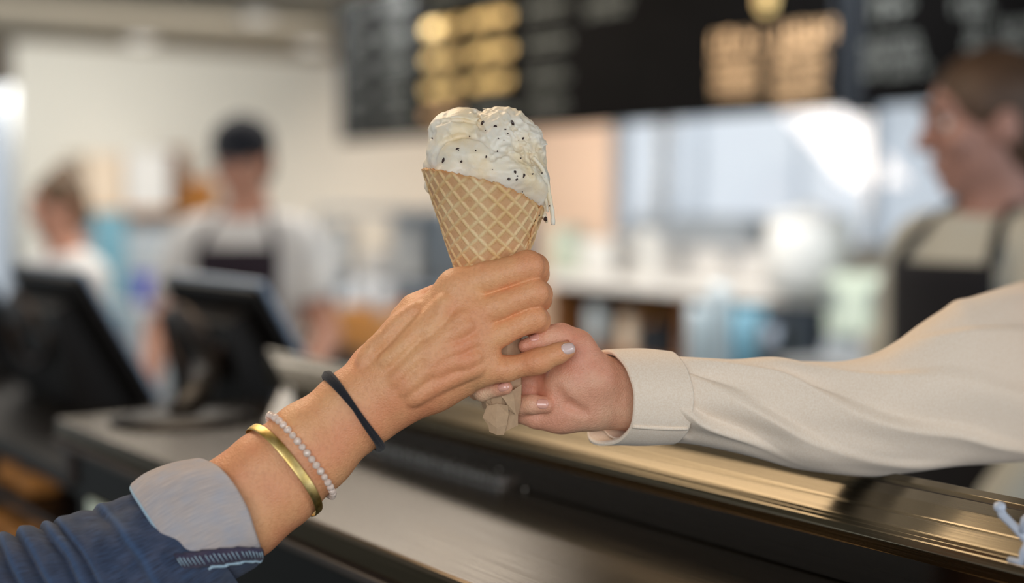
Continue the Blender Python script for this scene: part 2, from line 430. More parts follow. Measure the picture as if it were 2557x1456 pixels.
def cream():
    m, N, Lk, B = newmat('ice_cream'); tc = N.new('ShaderNodeTexCoord')
    n = node(N, 'ShaderNodeTexNoise', Scale=38, Detail=4); n2 = node(N, 'ShaderNodeTexNoise', Scale=520, Detail=4)
    n3 = node(N, 'ShaderNodeTexVoronoi', Scale=420)
    for q in (n, n2, n3): Lk.new(tc.outputs['Object'], q.inputs['Vector'])
    c = mixc(N, Lk, ramp(N, Lk, n.outputs['Fac'], .4, .66), sr(238,231,217), sr(240,219,180))
    n4 = node(N, 'ShaderNodeTexNoise', Scale=44, Detail=2); n4.noise_dimensions = '4D'; n4.inputs['W'].default_value = 3.7
    Lk.new(tc.outputs['Object'], n4.inputs['Vector'])
    c = mixc(N, Lk, ramp(N, Lk, n4.outputs['Fac'], .58, .72, (0,0,0,1), (.6,.6,.6,1)), c, sr(212,220,218))
    sp = ramp(N, Lk, n3.outputs['Distance'], .05, .10, (.55,.55,.55,1), (0,0,0,1))
    mm = N.new('ShaderNodeMath'); mm.operation = 'MULTIPLY'; Lk.new(sp, mm.inputs[0])
    Lk.new(ramp(N, Lk, n.outputs['Fac'], .5, .62), mm.inputs[1])
    c = mixc(N, Lk, mm.outputs[0], c, sr(120,90,70))
    Lk.new(c, B.inputs['Base Color']); B.inputs['Roughness'].default_value = .42
    B.inputs['Subsurface Weight'].default_value = .3; B.inputs['Subsurface Radius'].default_value = (1, .8, .6); B.inputs['Subsurface Scale'].default_value = .004
    b = node(N, 'ShaderNodeBump', Strength=.35, Distance=.0006); Lk.new(n2.outputs['Fac'], b.inputs['Height']); Lk.new(b.outputs['Normal'], B.inputs['Normal'])
    return m
M['ice_cream'] = cream()
M['chocolate'] = plain('chocolate', sr(48,28,26), .35, var=.3, scale=500)
M['paper'] = plain('paper', sr(192,160,128), .85, var=.06, scale=300, bump=.3)
def steel(name, col, rough, streak=(3, 200, 200), var=.3):
    m, N, Lk, B = newmat(name); tc = N.new('ShaderNodeTexCoord')
    mp = N.new('ShaderNodeMapping'); mp.inputs['Scale'].default_value = streak; Lk.new(tc.outputs['Object'], mp.inputs['Vector'])
    n = node(N, 'ShaderNodeTexNoise', Scale=1, Detail=5); Lk.new(mp.outputs['Vector'], n.inputs['Vector'])
    Lk.new(mixc(N, Lk, ramp(N, Lk, n.outputs['Fac'], .3, .7), tuple(c*(1-var) for c in col[:3])+(1,), col), B.inputs['Base Color'])
    B.inputs['Metallic'].default_value = 1
    Lk.new(ramp(N, Lk, n.outputs['Fac'], .3, .7, (rough*.8,)*3+(1,), (rough*1.25,)*3+(1,)), B.inputs['Roughness'])
    b = node(N, 'ShaderNodeBump', Strength=.05, Distance=.0003); Lk.new(n.outputs['Fac'], b.inputs['Height']); Lk.new(b.outputs['Normal'], B.inputs['Normal'])
    return m
M['steel_brushed'] = steel('steel_brushed', sr(100,86,68), .21, (900, 9, 900), .05)
M['steel_rail'] = steel('steel_rail', sr(126,117,99), .24, (900, 9, 900), .05)
M['steel'] = steel('steel', sr(200,204,208), .25, (120, 120, 4))
M['steel_dark'] = steel('steel_dark', sr(90,96,104), .3, (120, 120, 4))
M['gasket'] = plain('gasket', sr(52,42,36), .5)
M['black_panel'] = plain('black_panel', sr(12,10,9), .5, spec=.2)
M['brown_metal'] = plain('brown_metal', sr(52,40,34), .45, metal=.3, spec=.3)
def glass(name, tint, refl=.5, thru=(.55,.5,.47,1)):
    m, N, Lk, B = newmat(name); N.remove(B); out = N['Material Output']
    t = N.new('ShaderNodeBsdfTransparent'); t.inputs[0].default_value = thru
    g = N.new('ShaderNodeBsdfGlossy'); g.inputs['Roughness'].default_value = .04; g.inputs['Color'].default_value = tint
    f = N.new('ShaderNodeLayerWeight'); f.inputs['Blend'].default_value = .5
    pw = N.new('ShaderNodeMath'); pw.operation = 'POWER'; pw.inputs[1].default_value = 4.5; Lk.new(f.outputs['Facing'], pw.inputs[0])
    mu = N.new('ShaderNodeMath'); mu.operation = 'MULTIPLY_ADD'; mu.inputs[1].default_value = .9; mu.inputs[2].default_value = .04+refl*.1
    Lk.new(pw.outputs[0], mu.inputs[0])
    mx = N.new('ShaderNodeMixShader'); Lk.new(mu.outputs[0], mx.inputs[0]); Lk.new(t.outputs[0], mx.inputs[1]); Lk.new(g.outputs[0], mx.inputs[2])
    Lk.new(mx.outputs[0], out.inputs['Surface']); return m
M['case_glass'] = glass('case_glass', (.9,.85,.8,1), .5)
M['window_glass'] = glass('window_glass', (1,1,1,1), 0, (.97,.98,1,1))
M['jar_glass'] = glass('jar_glass', (1,1,1,1), 1.5, (.82,.88,.92,1))
M['plastic_black'] = plain('plastic_black', sr(15,11,9), .42, spec=.25)
M['plastic_edge'] = plain('plastic_edge', sr(150,170,196), .3)  # pale blue puts the lit edge's highlight into the colour
M['screen'] = plain('screen', sr(28,32,40), .12, coat=.5)
M['ceiling'] = plain('ceiling', sr(164,154,138), .9, var=.02, scale=2)
M['wall_white'] = plain('wall_white', sr(232,230,222), .9, var=.02, scale=2)
M['wall_pink'] = plain('wall_pink', sr(232,208,190), .9, var=.03, scale=2)
M['floor'] = plain('floor', sr(92,100,92), .5, var=.1, scale=6)
M['board_black'] = plain('board_black', sr(9,8,8), .95, var=.2, spec=.05)
M['board_frame'] = plain('board_frame', sr(36,40,46), .6, spec=.2)
M['chalk_gold'] = plain('chalk_gold', sr(255,208,140), .7, var=.2)
M['chalk_cream'] = plain('chalk_cream', sr(202,164,122), .7, var=.2)
M['chalk_grey'] = plain('chalk_grey', sr(92,94,90), .8, var=.2)
M['wood'] = plain('wood', sr(196,134,62), .5, var=.2, scale=12)
M['wood_dark'] = plain('wood_dark', sr(122,78,38), .5, var=.25, scale=10)
M['box_cream'] = plain('box_cream', sr(232,212,190), .8, var=.05)
M['box_white'] = plain('box_white', sr(236,234,232), .6, var=.03)
M['porcelain'] = plain('porcelain', sr(240,240,238), .25, var=.02, coat=.4)
M['blue_box'] = plain('blue_box', sr(84,96,196), .5, var=.1)
M['teal'] = plain('teal', sr(120,170,190), .5, var=.1)
M['green_white'] = plain('green_white', sr(214,226,210), .4, var=.05)
M['exterior'] = plain('exterior', sr(226,231,236), .9, var=.03, scale=1)
M['steel_panel'] = plain('steel_panel', sr(196,204,212), .45, metal=.2, var=.05)
M['lamp'] = plain('lamp', (1,.9,.72,1), .5, emit=1.6, var=.0)
M['cup_plastic'] = plain('cup_plastic', sr(222,238,246), .3, var=.03, coat=.3)  # pale colour stands in for bright specular blobs on the cylinders
M['clip'] = plain('clip', sr(196,206,224), .25, var=.03)
M['bread'] = plain('bread', sr(206,136,66), .7, var=.15)

# ================================================================ the setting
BX = 6.85; EY = 9.95
def structure(o, name=None):
    o['kind'] = 'structure'; return o
def struct_box(name, *a, mat, bev=0):
    return structure(box(name, *a, mat, bev=bev))
struct_box('floor', -4, BX+.15, -4, EY+.15, -.1, 0, mat=M['floor'])
struct_box('ceiling', -4, BX+.15, -4, EY+.15, CEIL, CEIL+.1, mat=M['ceiling'])
# end wall with the tall window at its left end
w0 = onY(38, 400, EY).x
struct_box('wall_end', w0, BX, EY, EY+.15, 0, CEIL, mat=M['wall_white'])
zt = onY(15, 215, EY).z
struct_box('wall_end_header', -4, w0, EY, EY+.15, zt, CEIL, mat=plain('header', sr(92,84,76), .8))
wn = thing('window_1', None, None, (w0-1.2, EY, 0)); wn['kind'] = 'structure'
del_keys = [k for k in ('label', 'category') if k in wn.keys()]
box('window_frame', w0-.06, w0, EY-.02, EY+.08, 0, zt, M['steel'], wn)
box('window_frame', w0-2.4, w0-2.34, EY-.02, EY+.08, 0, zt, M['steel'], wn)
box('pane', w0-2.34, w0-.06, EY+.03, EY+.04, 0, zt, M['window_glass'], wn, bev=0)
# back wall with the wide window above the back counter
yl = onX(1530, 400, BX).y; yr = onX(2420, 400, BX).y
zs = onX(1800, 600, BX).z; zw = 2.42
struct_box('wall_back', BX, BX+.15, yl, EY, 0, CEIL, mat=M['wall_pink'])
struct_box('wall_back_below', BX, BX+.15, -4, yl, 0, zs, mat=M['wall_white'])
struct_box('wall_back_above', BX, BX+.15, -4, yl, zw, CEIL, mat=M['wall_white'])
struct_box('wall_back_end', BX, BX+.15, -4, yr-1.2, zs, zw, mat=M['wall_white'])
wb = thing('window_2', None, None, (BX, (yl+yr)/2, zs)); wb['kind'] = 'structure'
ym = onX(2180, 400, BX).y
for y in (yl-.06, onX(1660,400,BX).y, ym, yr-1.2): box('window_frame', BX-.02, BX+.08, y, y+.06, zs, zw, M['steel'], wb)
box('window_sill', BX-.12, BX, yr-1.2, yl, zs-.04, zs, M['wall_white'], wb)
box('pane', BX+.04, BX+.045, yr-1.2, yl, zs, zw, M['window_glass'], wb, bev=0)
struct_box('trim_1', BX-.05, BX, yl, EY, 0, .1, mat=M['wall_white'])
# the neighbouring building outside the wide window
ext = thing('building', 'pale grey neighbouring building seen through the wide back window', 'building', (10.6, 5, 0))
e0 = onX(2185, 400, 10.6).y
box('wall', 10.6, 10.8, e0, 24, -.5, 6, M['exterior'], ext, bev=0)
for i in range(5):
    y = e0+.9+i*1.5
    box('drainpipe', 10.53, 10.6, y, y+.07, -.5, 6, M['steel_panel'], ext)
a = onX(1600, 600, 10.2); b2 = onX(1690, 300, 10.2)
tube('brace', [a, b2], .04, M['box_white'], ext)

# downlights
lamp_px = [(640, 38), (352, 98), (780, 112)]
labels = ['round ceiling downlight glowing just above the wall beside the menu board', 'round ceiling downlight high over the two boxes on the shelf, left of the cap', 'faint round ceiling downlight next to the corner of the black menu board']
for (px, py), lb in zip(lamp_px, labels):
    p = onZ(px, py, CEIL); p.y = min(p.y, EY-.16)
    t = thing('downlight', lb, 'lamp', (p.x, p.y, CEIL-.03), 'ceiling downlights')
    lathe('trim_ring', [(.085, .03), (.10, .03), (.10, 0), (.075, -.004), (.07, .03)], (p.x, p.y, CEIL-.03), M['box_white'], t)
    lathe('diffuser', [(0, .004), (.072, .004), (.072, .012), (0, .012)], (p.x, p.y, CEIL-.03), M['lamp'], t)

# ---------------------------------------------------------------- menu boards
MX = 3.4
def slopeY(px): return onX(px, 300, MX).y
def zrow(px, py): return onX(px, py, MX).z
zb0 = onX(1500, 310, MX).z
zb1 = onX(856, 2, MX).z
print('menu z', zb0, zb1, onX(856,350,MX).z, onX(2300,248,MX).z)
def board(label, px0, px1):
    y0, y1 = slopeY(px1), slopeY(px0)
    t = thing('menu_board', label, 'menu board', (MX, (y0+y1)/2, zb0))
    box('panel', MX, MX+.05, y0, y1, zb0, zb1, M['board_black'], t)
    box('edge_strip', MX-.012, MX+.055, y0, y0+.02, zb0, zb1, M['board_frame'], t)
    box('edge_strip', MX-.012, MX+.055, y1-.02, y1, zb0, zb1, M['board_frame'], t)
    for y in (y0+.15*(y1-y0), y1-.15*(y1-y0)): box('hanger', MX+.01, MX+.03, y, y+.02, zb1, CEIL, M['board_frame'], t)
    return t
def scribble(parent, px0, px1, zc, hgt, lines, mat, rs):
    """lettering: rows of short upright strokes as thin raised paint"""
    rnd = random.Random(rs); y1, y0 = slopeY(px0), slopeY(px1)
    bm = bmesh.new(); lh = hgt/lines
    for k in range(lines):
        z = zc+hgt/2-lh*(k+.5); y = y1-rnd.uniform(0, .03); ye = y0+rnd.uniform(0, .12)*(y1-y0)
        sw = lh*.2
        while y > ye:
            for q in range(rnd.randint(3, 7)):
                if y < ye: break
                hh = lh*.38*rnd.uniform(.8, 1.1)
                bx(bm, MX-.004, MX, y-sw, y, z-hh, z+hh)
                if rnd.random() < .75:
                    zz = z+rnd.choice((-1, 0, 1))*hh*.85; bx(bm, MX-.004, MX, y-sw*2.6, y-sw, zz-sw*.5, zz+sw*.5)
                y -= sw*rnd.uniform(2.3, 2.9)
            y -= lh*.3
    o = bm_obj('lettering', bm, mat, parent); o['kind'] = 'stuff'; return o
def zsl(s): return EYE.z - s*1.2208*MX     # height of a line whose picture slope to the vanishing point is s
b1 = board('long black hanging menu board with columns of gold and grey lettering above the ice cream', 852, 2098)
rows = [-.217, -.183, -.150, -.1185, -.091]
cols = [(866,925,'chalk_grey'), (950,1035,'chalk_grey'), (1062,1160,'chalk_gold'), (1172,1282,'chalk_gold'), (1312,1422,'chalk_grey')]
n = 0
for ci, (c0, c1, mm) in enumerate(cols):
    for ri, s in enumerate(rows):
        if ri == 0 and mm == 'chalk_gold': mm2 = 'chalk_grey'
        elif ri == 4 and ci == 2: mm2 = 'chalk_cream'
        elif ri == 4 and ci == 3: mm2 = 'chalk_grey'
        else: mm2 = mm
        z = EYE.z - s*1.2208*MX
        if z > zb1-.04: continue
        scribble(b1, c0, c1, z, .050 if 'grey' in mm2 else .056, 2 if 'grey' in mm2 else 1, M[mm2], n); n += 1
scribble(b1, 1455, 1570, zrow(1510, 15), .07, 2, M['chalk_grey'], 77)
scribble(b1, 1775, 1905, zrow(1840, 105), .085, 1, M['chalk_cream'], 50)
scribble(b1, 1778, 1900, zrow(1840, 190), .14, 4, M['chalk_cream'], 51)
scribble(b1, 1928, 2075, zrow(2000, 85), .085, 1, M['chalk_cream'], 52)
scribble(b1, 1930, 2060, zrow(2000, 180), .19, 5, M['chalk_cream'], 53)
c = onX(1915, 2, MX)
lathe('round_emblem', [(.022, 0), (.038, 0), (.038, .006), (.022, .006)], c-Vector((.006, 0, 0)), M['chalk_gold'], b1, axis=(1,0,0))
lathe('round_emblem', [(0, 0), (.012, 0), (.012, .006), (0, .006)], c-Vector((.006, 0, 0)), M['chalk_gold'], b1, axis=(1,0,0))
b2_ = board('black menu board with grey lettering above the profile of the aproned worker', 2140, 2900)
scribble(b2_, 2150, 2305, zrow(2230, 110), .05, 1, M['chalk_grey'], 60)
scribble(b2_, 2150, 2320, zrow(2230, 160), .08, 2, M['chalk_grey'], 61)
scribble(b2_, 2160, 2260, zrow(2210, 20), .09, 1, M['chalk_grey'], 62)
scribble(b2_, 2400, 2450, zrow(2425, 90), .17, 4, M['chalk_grey'], 63)
scribble(b2_, 2480, 2640, zrow(2530, 90), .10, 2, M['chalk_grey'], 64)
scribble(b2_, 2370, 2470, zrow(2420, 12), .06, 1, M['chalk_grey'], 65)
scribble(b2_, 2700, 2860, zrow(2780, 90), .12, 3, M['chalk_grey'], 66)
y0, y1 = slopeY(2138), slopeY(2100)
struct_box('trim_2', MX+.02, MX+.1, y0, y1, zb0-.02, CEIL, mat=M['board_frame'])

# ---------------------------------------------------------------- the service counter and the glass case
H1 = .2065; XA, XB = .76, .70; XC = .70; XE = .50
ZT = EYE.z-H1; ZL = EYE.z-.2504
Y0, YEND = -1.3, 1.63
ct = thing('service_counter', 'stainless topped service counter with black front under the arms', 'counter', (.68, .2, 0))
bm = bmesh.new(); bx(bm, XE, .95, Y0, YEND, ZL-.022, ZL, .004); bm_obj('counter_top', bm, M['steel_brushed'], ct)
box('front_lip', XE-.004, XE+.006, Y0, YEND, ZL-.030, ZL-.0225, M['gasket'], ct, bev=.002)
box('front_panel', XE+.012, XE+.04, Y0, YEND-.04, .08, ZL-.03, M['black_panel'], ct)
zr = EYE.z-.442*1.2208*XE
box('trim_strip', XE+.002, XE+.0115, Y0, YEND-.05, zr-.006, zr+.004, M['brown_metal'], ct, bev=.001)
box('end_rail', XE+.005, .94, YEND-.035, YEND-.005, ZL-.075, ZL-.0225, M['brown_metal'], ct)
box('leg', XE+.045, XE+.09, YEND-.08, YEND-.036, 0, ZL-.0225, M['black_panel'], ct)
box('leg', .89, .935, YEND-.08, YEND-.036, 0, ZL-.0225, M['black_panel'], ct)
box('shelf', XE+.045, .93, .0, YEND-.1, .5, .52, M['brown_metal'], ct)
box('inner_panel', XE+.30, XE+.32, Y0, 1.2, .08, ZL-.03, M['black_panel'], ct)

g0, g1 = onX(110, 1260, XE+.006), onX(420, 1300, XE+.006)
box('side_glass', XE+.005, XE+.0115, g1.y, min(g0.y, YEND-.09), .3, onX(250, 1262, XE+.006).z, M['green_white'], ct, bev=.001)
ic = thing('display_case', 'glass fronted ice cream display case with stainless top rail', 'display case', (.8, .2, ZL))
# top rail: an extruded profile of channels and rounded bands, cut aslant at its far end
prof = [(XB, ZT-.016), (XB-.002, ZT-.008), (XB, ZT-.003), (XB+.002, ZT-.004), (XB+.0035, ZT-.001), (XB+.005, ZT-.003), (XB+.007, ZT+.0005),
        (XB+.017, ZT+.006), (XB+.0185, ZT+.005), (XB+.020, ZT+.0072), (XB+.032, ZT+.0135), (XB+.044, ZT+.0175), (XB+.046, ZT+.0150), (XB+.0485, ZT+.0150), (XB+.050, ZT+.0195), (XA-.003, ZT+.022), (XA, ZT+.021), (XA+.002, ZT-.02), (XB+.02, ZT-.02)]
def yend(x): return 1.44+(x-XB)/(XA-XB)*.18
v, f = [], []
m_ = len(prof)
for i, y in enumerate((Y0, 0)):
    for (x, z) in prof: v.append((x, Y0 if i == 0 else yend(x), z))
bm = bmesh.new(); bv = [bm.verts.new(p) for p in v]
for k in range(m_):
    l = (k+1) % m_; bm.faces.new((bv[k], bv[l], bv[m_+l], bv[m_+k]))
bm.faces.new(bv[:m_][::-1]); bm.faces.new(bv[m_:])
bmesh.ops.bevel(bm, geom=[e for e in bm.edges if abs(e.verts[0].co.y-e.verts[1].co.y) > .5], offset=.0006, segments=2, profile=.5, affect='EDGES')
bm_obj('top_rail', bm, M['steel_rail'], ic)
box('seal', XB+.0462, XB+.0483, Y0, 1.56, ZT+.0151, ZT+.0172, M['gasket'], ic, bev=.001)
box('front_glass', XB+.004, XB+.010, Y0, 1.42, ZL+.001, ZT-.015, M['case_glass'], ic, bev=0)
box('glass_post', XB+.011, XB+.026, 1.10, 1.16, ZL+.001, ZT-.016, M['steel_dark'], ic)
box('glass_channel', XB-.002, XB+.016, 1.02, 1.42, ZL, ZL+.006, M['steel'], ic, bev=.001)
prism('end_glass', [(XB+.004, 1.42, ZL), (XA-.002, 1.60, ZL), (XA-.002, 1.60, ZT-.021), (XB+.004, 1.42, ZT-.016)], (.004, -.004, 0), M['jar_glass'], ic)
box('back_panel', XA-.02, XA-.004, Y0, 1.3, ZL+.001, ZT-.021, M['black_panel'], ic)
box('well_floor', XB+.03, XA-.025, Y0, 1.3, ZL+.0005, ZL+.004, M['black_panel'], ic)
# pale card added for the bluish reflection in the case's end glass
sc_ = thing('reflection_card', 'pale tilted card standing in for the reflection in the case end glass', 'card', tuple(onZ(700, 1050, ZL)))
p0, p1 = onZ(662, 1058, ZL), onZ(742, 1075, ZL)
u = (p1-p0); nrm = Vector((-.5, .35, .75)).normalized()
top0 = P(708, 962, (p0-EYE).dot(VF)*1.02); top1 = P(728, 966, (p1-EYE).dot(VF)*1.02)
prism('card', [p0, p1, top1, top0], (.003, .003, 0), M['porcelain'], sc_)
prism('holder', [p0+Vector((.006,.006,0)), p1+Vector((.03,.01,0)), top1+Vector((.03,.01,0)), top0+Vector((.006,.006,0))], (.002, .002, 0), M['jar_glass'], sc_)
# droplets on the glass
for i, (px, py, r) in enumerate([(1210,1183,5), (1246,1173,3.5), (1310,1142,3.5), (1311,1222,4), (1310,1237,4), (1373,1248,4)]):
    p = onX(px, py, XB+.0035); rr = r*.25e-3*1.1
    o = lathe('water_drop', [(0, 0), (rr, 0), (rr*.8, rr*.5), (rr*.4, rr*.75), (0, rr*.8)], p, M['porcelain'], ic, seg=12, axis=(-1,0,0))
# clear plastic clip on the rail at the right
cl = thing('plastic_clip', 'pale blue plastic clip hooked over the steel rail at the far right end', 'clip', tuple(onX(2530, 1330, XB-.004)))
def rp(px, py, o=0): return onX(px, py, XB+.02-o)
tube('hook_arm', [rp(2497,1268,.03), rp(2503,1286,.03), rp(2530,1312,.03), rp(2552,1334,.03), rp(2580,1362,.028)], [.0028,.0026,.0024,.0028,.003], M['clip'], cl)
tube('hook_arm', [rp(2552,1334,.03), rp(2562,1300,.03), rp(2580,1285,.03)], [.0026,.003,.003], M['clip'], cl)
tube('hook_arm', [rp(2575,1350,.03), rp(2556,1380,.03), rp(2552,1405,.03), rp(2520,1398,.03)], [.0028,.0026,.0024,.002], M['clip'], cl)
lathe('hook_tip', [(0,-.0035),(.003,-.002),(.0036,0),(.003,.002),(0,.0035)], rp(2496,1266,.03), M['clip'], cl, seg=12)
# ================================================================ the customer's arm and hand (back of the right hand towards the viewer)
def redness(V, spots):
    a = np.zeros(len(V))
    for c, r, w in spots:
        c = np.array(toW(c)); d = np.linalg.norm(V-c[None], axis=1)
        a = np.maximum(a, w*np.clip(1-d/(r*U1), 0, 1))
    return a
def keep_largest(V, Q):
    """drops specks cut off from the main surface"""
    n = len(V); lab = np.arange(n)
    for _ in range(400):
        mn = lab[Q].min(1); new = lab.copy()
        np.minimum.at(new, Q.ravel(), np.repeat(mn, 4)); new = new[new]
        if (new == lab).all(): break
        lab = new
    vals, cnt = np.unique(lab, return_counts=True); big = vals[cnt.argmax()]
    keep = lab == big; mp = np.cumsum(keep)-1
    Q = Q[keep[Q[:, 0]]]
    return V[keep], mp[Q]

cust = thing('person', 'customer arm in rolled denim sleeve, tan hand gripping the waffle cone', 'person', tuple(P(650, 1250, .84)))
def Lr(px, py, dz, r): p = L(px, py, dz); return (p, r*U1*(p[2]/.9))
F = Field((L(-120,0,-560)[0]*1.0, L(0,1700,0)[1], .72), (L(1490,0,60)[0], L(0,590,0)[1], .955), .00075, CB, EYE)
# forearm: two bones side by side give the flattened section
arm = [(1010,935,-86,88), (930,985,-92,84), (880,1030,-100,88), (780,1115,-120,100), (680,1200,-140,112), (590,1272,-158,116), (440,1375,-180,112), (250,1480,-200,112)]
ax = np.array([[-.62,.79],[-.62,.79],[-.63,.78],[-.64,.77],[-.66,.75],[-.6,.8],[-.5,.86],[-.45,.9]])  # perpendicular in the picture, towards the lower side... scaled below
pa, pb = [], []
for (x, y, z, r) in arm[1:]:
    nx, ny = (.61, .79)
    o = r*.36; rr = r*.72
    pa.append(Lr(x-nx*o, y-ny*o, z, rr)); pb.append(Lr(x+nx*o, y+ny*o, z+6, rr*.98))
F.chain(pa, .012); F.chain(pb, .012)
# palm: metacarpals fanning from the wrist to the knuckles
K = .012
wr = [(905,968,-84,46), (922,990,-92,48), (938,1012,-90,48), (958,1035,-80,44)]
mc = [(1140,722,-100,43), (1172,792,-112,40), (1190,862,-108,37), (1200,922,-98,35)]
mid = [(1010,838,-96,46), (1040,888,-108,46), (1065,935,-106,45), (1085,975,-92,40)]
for w, mm, c in zip(wr, mid, mc):
    F.chain([Lr(*w), Lr(*mm), Lr(*c)], K)
# mass of the palm behind, heel of the hand and little-finger edge
F.cone(L(965,950,-62), L(1120,830,-62), 60*U1, 58*U1, .012)
F.cone(L(985,1012,-70), L(1160,948,-72), 40*U1, 34*U1, .010)
F.cone(L(930,905,-60), L(1060,775,-40), 44*U1, 38*U1, .010)      # thumb side
F.cone(L(1035,768,-20), L(1088,742,14), 36*U1, 32*U1, .006)
# thumb behind the cone
F.chain([Lr(1010,800,-20,38), Lr(1092,752,40,33), Lr(1170,735,104,30), Lr(1235,715,128,26)], .005)
k = .0028
fing = {
 'index':  [(1140,722,-100,43), (1215,694,-112,38), (1318,665,-98,37.5), (1335,668,-60,33), (1338,684,20,31), (1300,700,86,27)],
 'middle': [(1172,792,-112,40), (1240,764,-116,33.5), (1332,731,-100,35.5), (1345,735,-62,32), (1346,748,20,29), (1305,764,80,25)],
 'ring':   [(1190,862,-108,37), (1250,832,-108,31), (1330,795,-92,32.5), (1343,800,-56,29), (1330,812,16,25), (1288,820,60,22)],
 'little': [(1200,922,-98,35), (1262,922,-104,30), (1336,905,-112,29.5), (1352,899,-112,28), (1392,883,-110,24), (1416,874,-106,21)]}
fk = Field.__new__(Field); 
for nm, ch in fing.items():
    F.chain([Lr(*ch[0]), Lr(*[.45*p+.55*q for p, q in zip(ch[0], ch[1])])], .006)
# the free finger segments are kept apart from each other: built in a field of their own, then joined only at their roots
def finger_field(ch, kk=.0035):
    G = Field(F.lo, F.lo+(F.n-1)*F.h, F.h); return G
import itertools as _it
for nm, ch in fing.items():
    pts = [Lr(*[.45*p+.55*q for p, q in zip(ch[0], ch[1])])]+[Lr(*c) for c in ch[1:]]
    # local field: chain joined smoothly along itself, then a tight union with the rest so the creases stay
    lo = np.min([p[0]-p[1] for p in pts], 0)-.006; hi = np.max([p[0]+p[1] for p in pts], 0)+.006
    G = Field(lo, hi, F.h)
    G.lo = F.lo+np.round((lo-F.lo)/F.h)*F.h
    G.chain(pts, .004)
    if nm == 'little':
        c = L(1338,903,-126); G.ell(c, (22*U1, 18*U1, 17*U1), .004)
    else:
        c = pts[2][0]+np.array([.001,.0005,-.0012]); G.ell(c, np.array([24,20,22])*U1*ch[2][3]/36, .004)
    i0 = np.round((G.lo-F.lo)/F.h).astype(int); i1 = np.minimum(i0+G.n, F.n); i00 = np.maximum(i0, 0)
    sl = tuple(slice(a, b) for a, b in zip(i00, i1)); g = G.F[tuple(slice(a-c0, b-c0) for a, b, c0 in zip(i00, i1, i0))]
    A = F.F[sl]; kk = .0005
    q = np.clip(.5+.5*(A-g)/kk, 0, 1); F.F[sl] = A*(1-q)+g*q-kk*q*(1-q)
# webs between the fingers
for (x,y,z,r) in [(1176,752,-90,22), (1202,818,-90,20), (1220,872,-84,19)]: F.ell(L(x,y,z), r*U1, .008)
# crease between the finger roots


# knuckles, tendons and veins on the back of the hand
for (x,y,z,r) in [(1142,716,-118,22), (1174,786,-122,21), (1192,852,-120,19), (1206,916,-110,17)]: F.ell(L(x,y,z), r*U1, .014)
# the flat of the back of the hand
for (x,y,z,x2,y2,z2) in [(965,940,-104,1130,775,-112), (985,965,-104,1150,835,-114), (1000,985,-100,1160,890,-108)]: F.cone(L(x,y,z), L(x2,y2,z2), 33*U1, 30*U1, .014)
def vein(pts, k=.0042): F.chain([Lr(x, y, z, r) for x, y, z, r in pts], k)
def surf_z(x, y):
    """front depth of the field at a picture position, in quarter millimetres"""
    for z in range(-260, 60, 3):
        p = L(x, y, z); i = np.round((p-F.lo)/F.h).astype(int)
        if (i < 0).any() or (i >= F.n).any(): continue
        if F.F[tuple(i)] < 0: return z
    return -90
base = F.F.copy()
def ridge(pts, r, sink, k=.0045, op='add'):
    pp = spline(pts, len(pts)*5); out = []
    for x, y in pp:
        out.append((x, y, surf_z(x, y)))
    z = np.array([o[2] for o in out], float)
    z = np.convolve(np.pad(z, 2, mode='edge'), np.ones(5)/5, 'valid')
    n = len(out); rr = [r*(.35+.65*math.sin(math.pi*(.12+.76*i/(n-1)))) for i in range(n)]
    s = 1 if op == 'add' else -1
    sink *= .46 if op == 'add' else .30; k *= 1.3
    ch = [Lr(o[0], o[1], z[i]+s*(rr[i]-sink*(.4+.6*math.sin(math.pi*i/(n-1)))), rr[i]) for i, o in enumerate(out)]
    return ch, k, op
todo = [ridge([(960,905),(1010,862),(1065,800),(1112,750)], 11, 5), ridge([(985,950),(1040,895),(1100,838),(1160,790)], 10, 4),
        ridge([(1010,975),(1065,925),(1120,885),(1180,850)], 10, 4.5), ridge([(1030,1000),(1090,962),(1150,935),(1195,918)], 9, 3),
        ridge([(1068,890),(1092,862),(1140,830),(1168,812)], 7, 5.5), ridge([(1075,905),(1110,878),(1150,868)], 6, 5),
        ridge([(915,880),(960,845),(1000,800),(1040,770)], 9, 3.5), ridge([(1090,930),(1130,905),(1160,902),(1190,890)], 6, 4.5),
        ridge([(905,905),(935,868),(965,842)], 9, 4), ridge([(1110,752),(1100,790),(1060,830)], 6, 3.5)]
for ch, kk, op in todo: F.chain(ch, kk, op)
F.F = F.F
V, Q = F.mesh(); V, Q = keep_largest(V, Q)
hand = mesh_obj('body', V, Q, M['skin_tan'], cust, smooth=True)
attr(hand, 'red', redness(V, [(L(1335,650,-110),60,.75), (L(1350,735,-110),50,.6), (L(1348,798,-100),46,.55), (L(1340,903,-130),42,.8), (L(1412,876,-120),46,.8),
     (L(1175,780,-140),60,.25), (L(1142,716,-130),60,.25), (L(1195,850,-130),50,.2), (L(1180,945,-100),60,.3)]))
hand_bvh = BVHTree.FromPolygons([tuple(v) for v in V], [tuple(q) for q in Q])
def cast(px, py):
    d = ray(px, py).normalized(); h = hand_bvh.ray_cast(EYE, d); return h
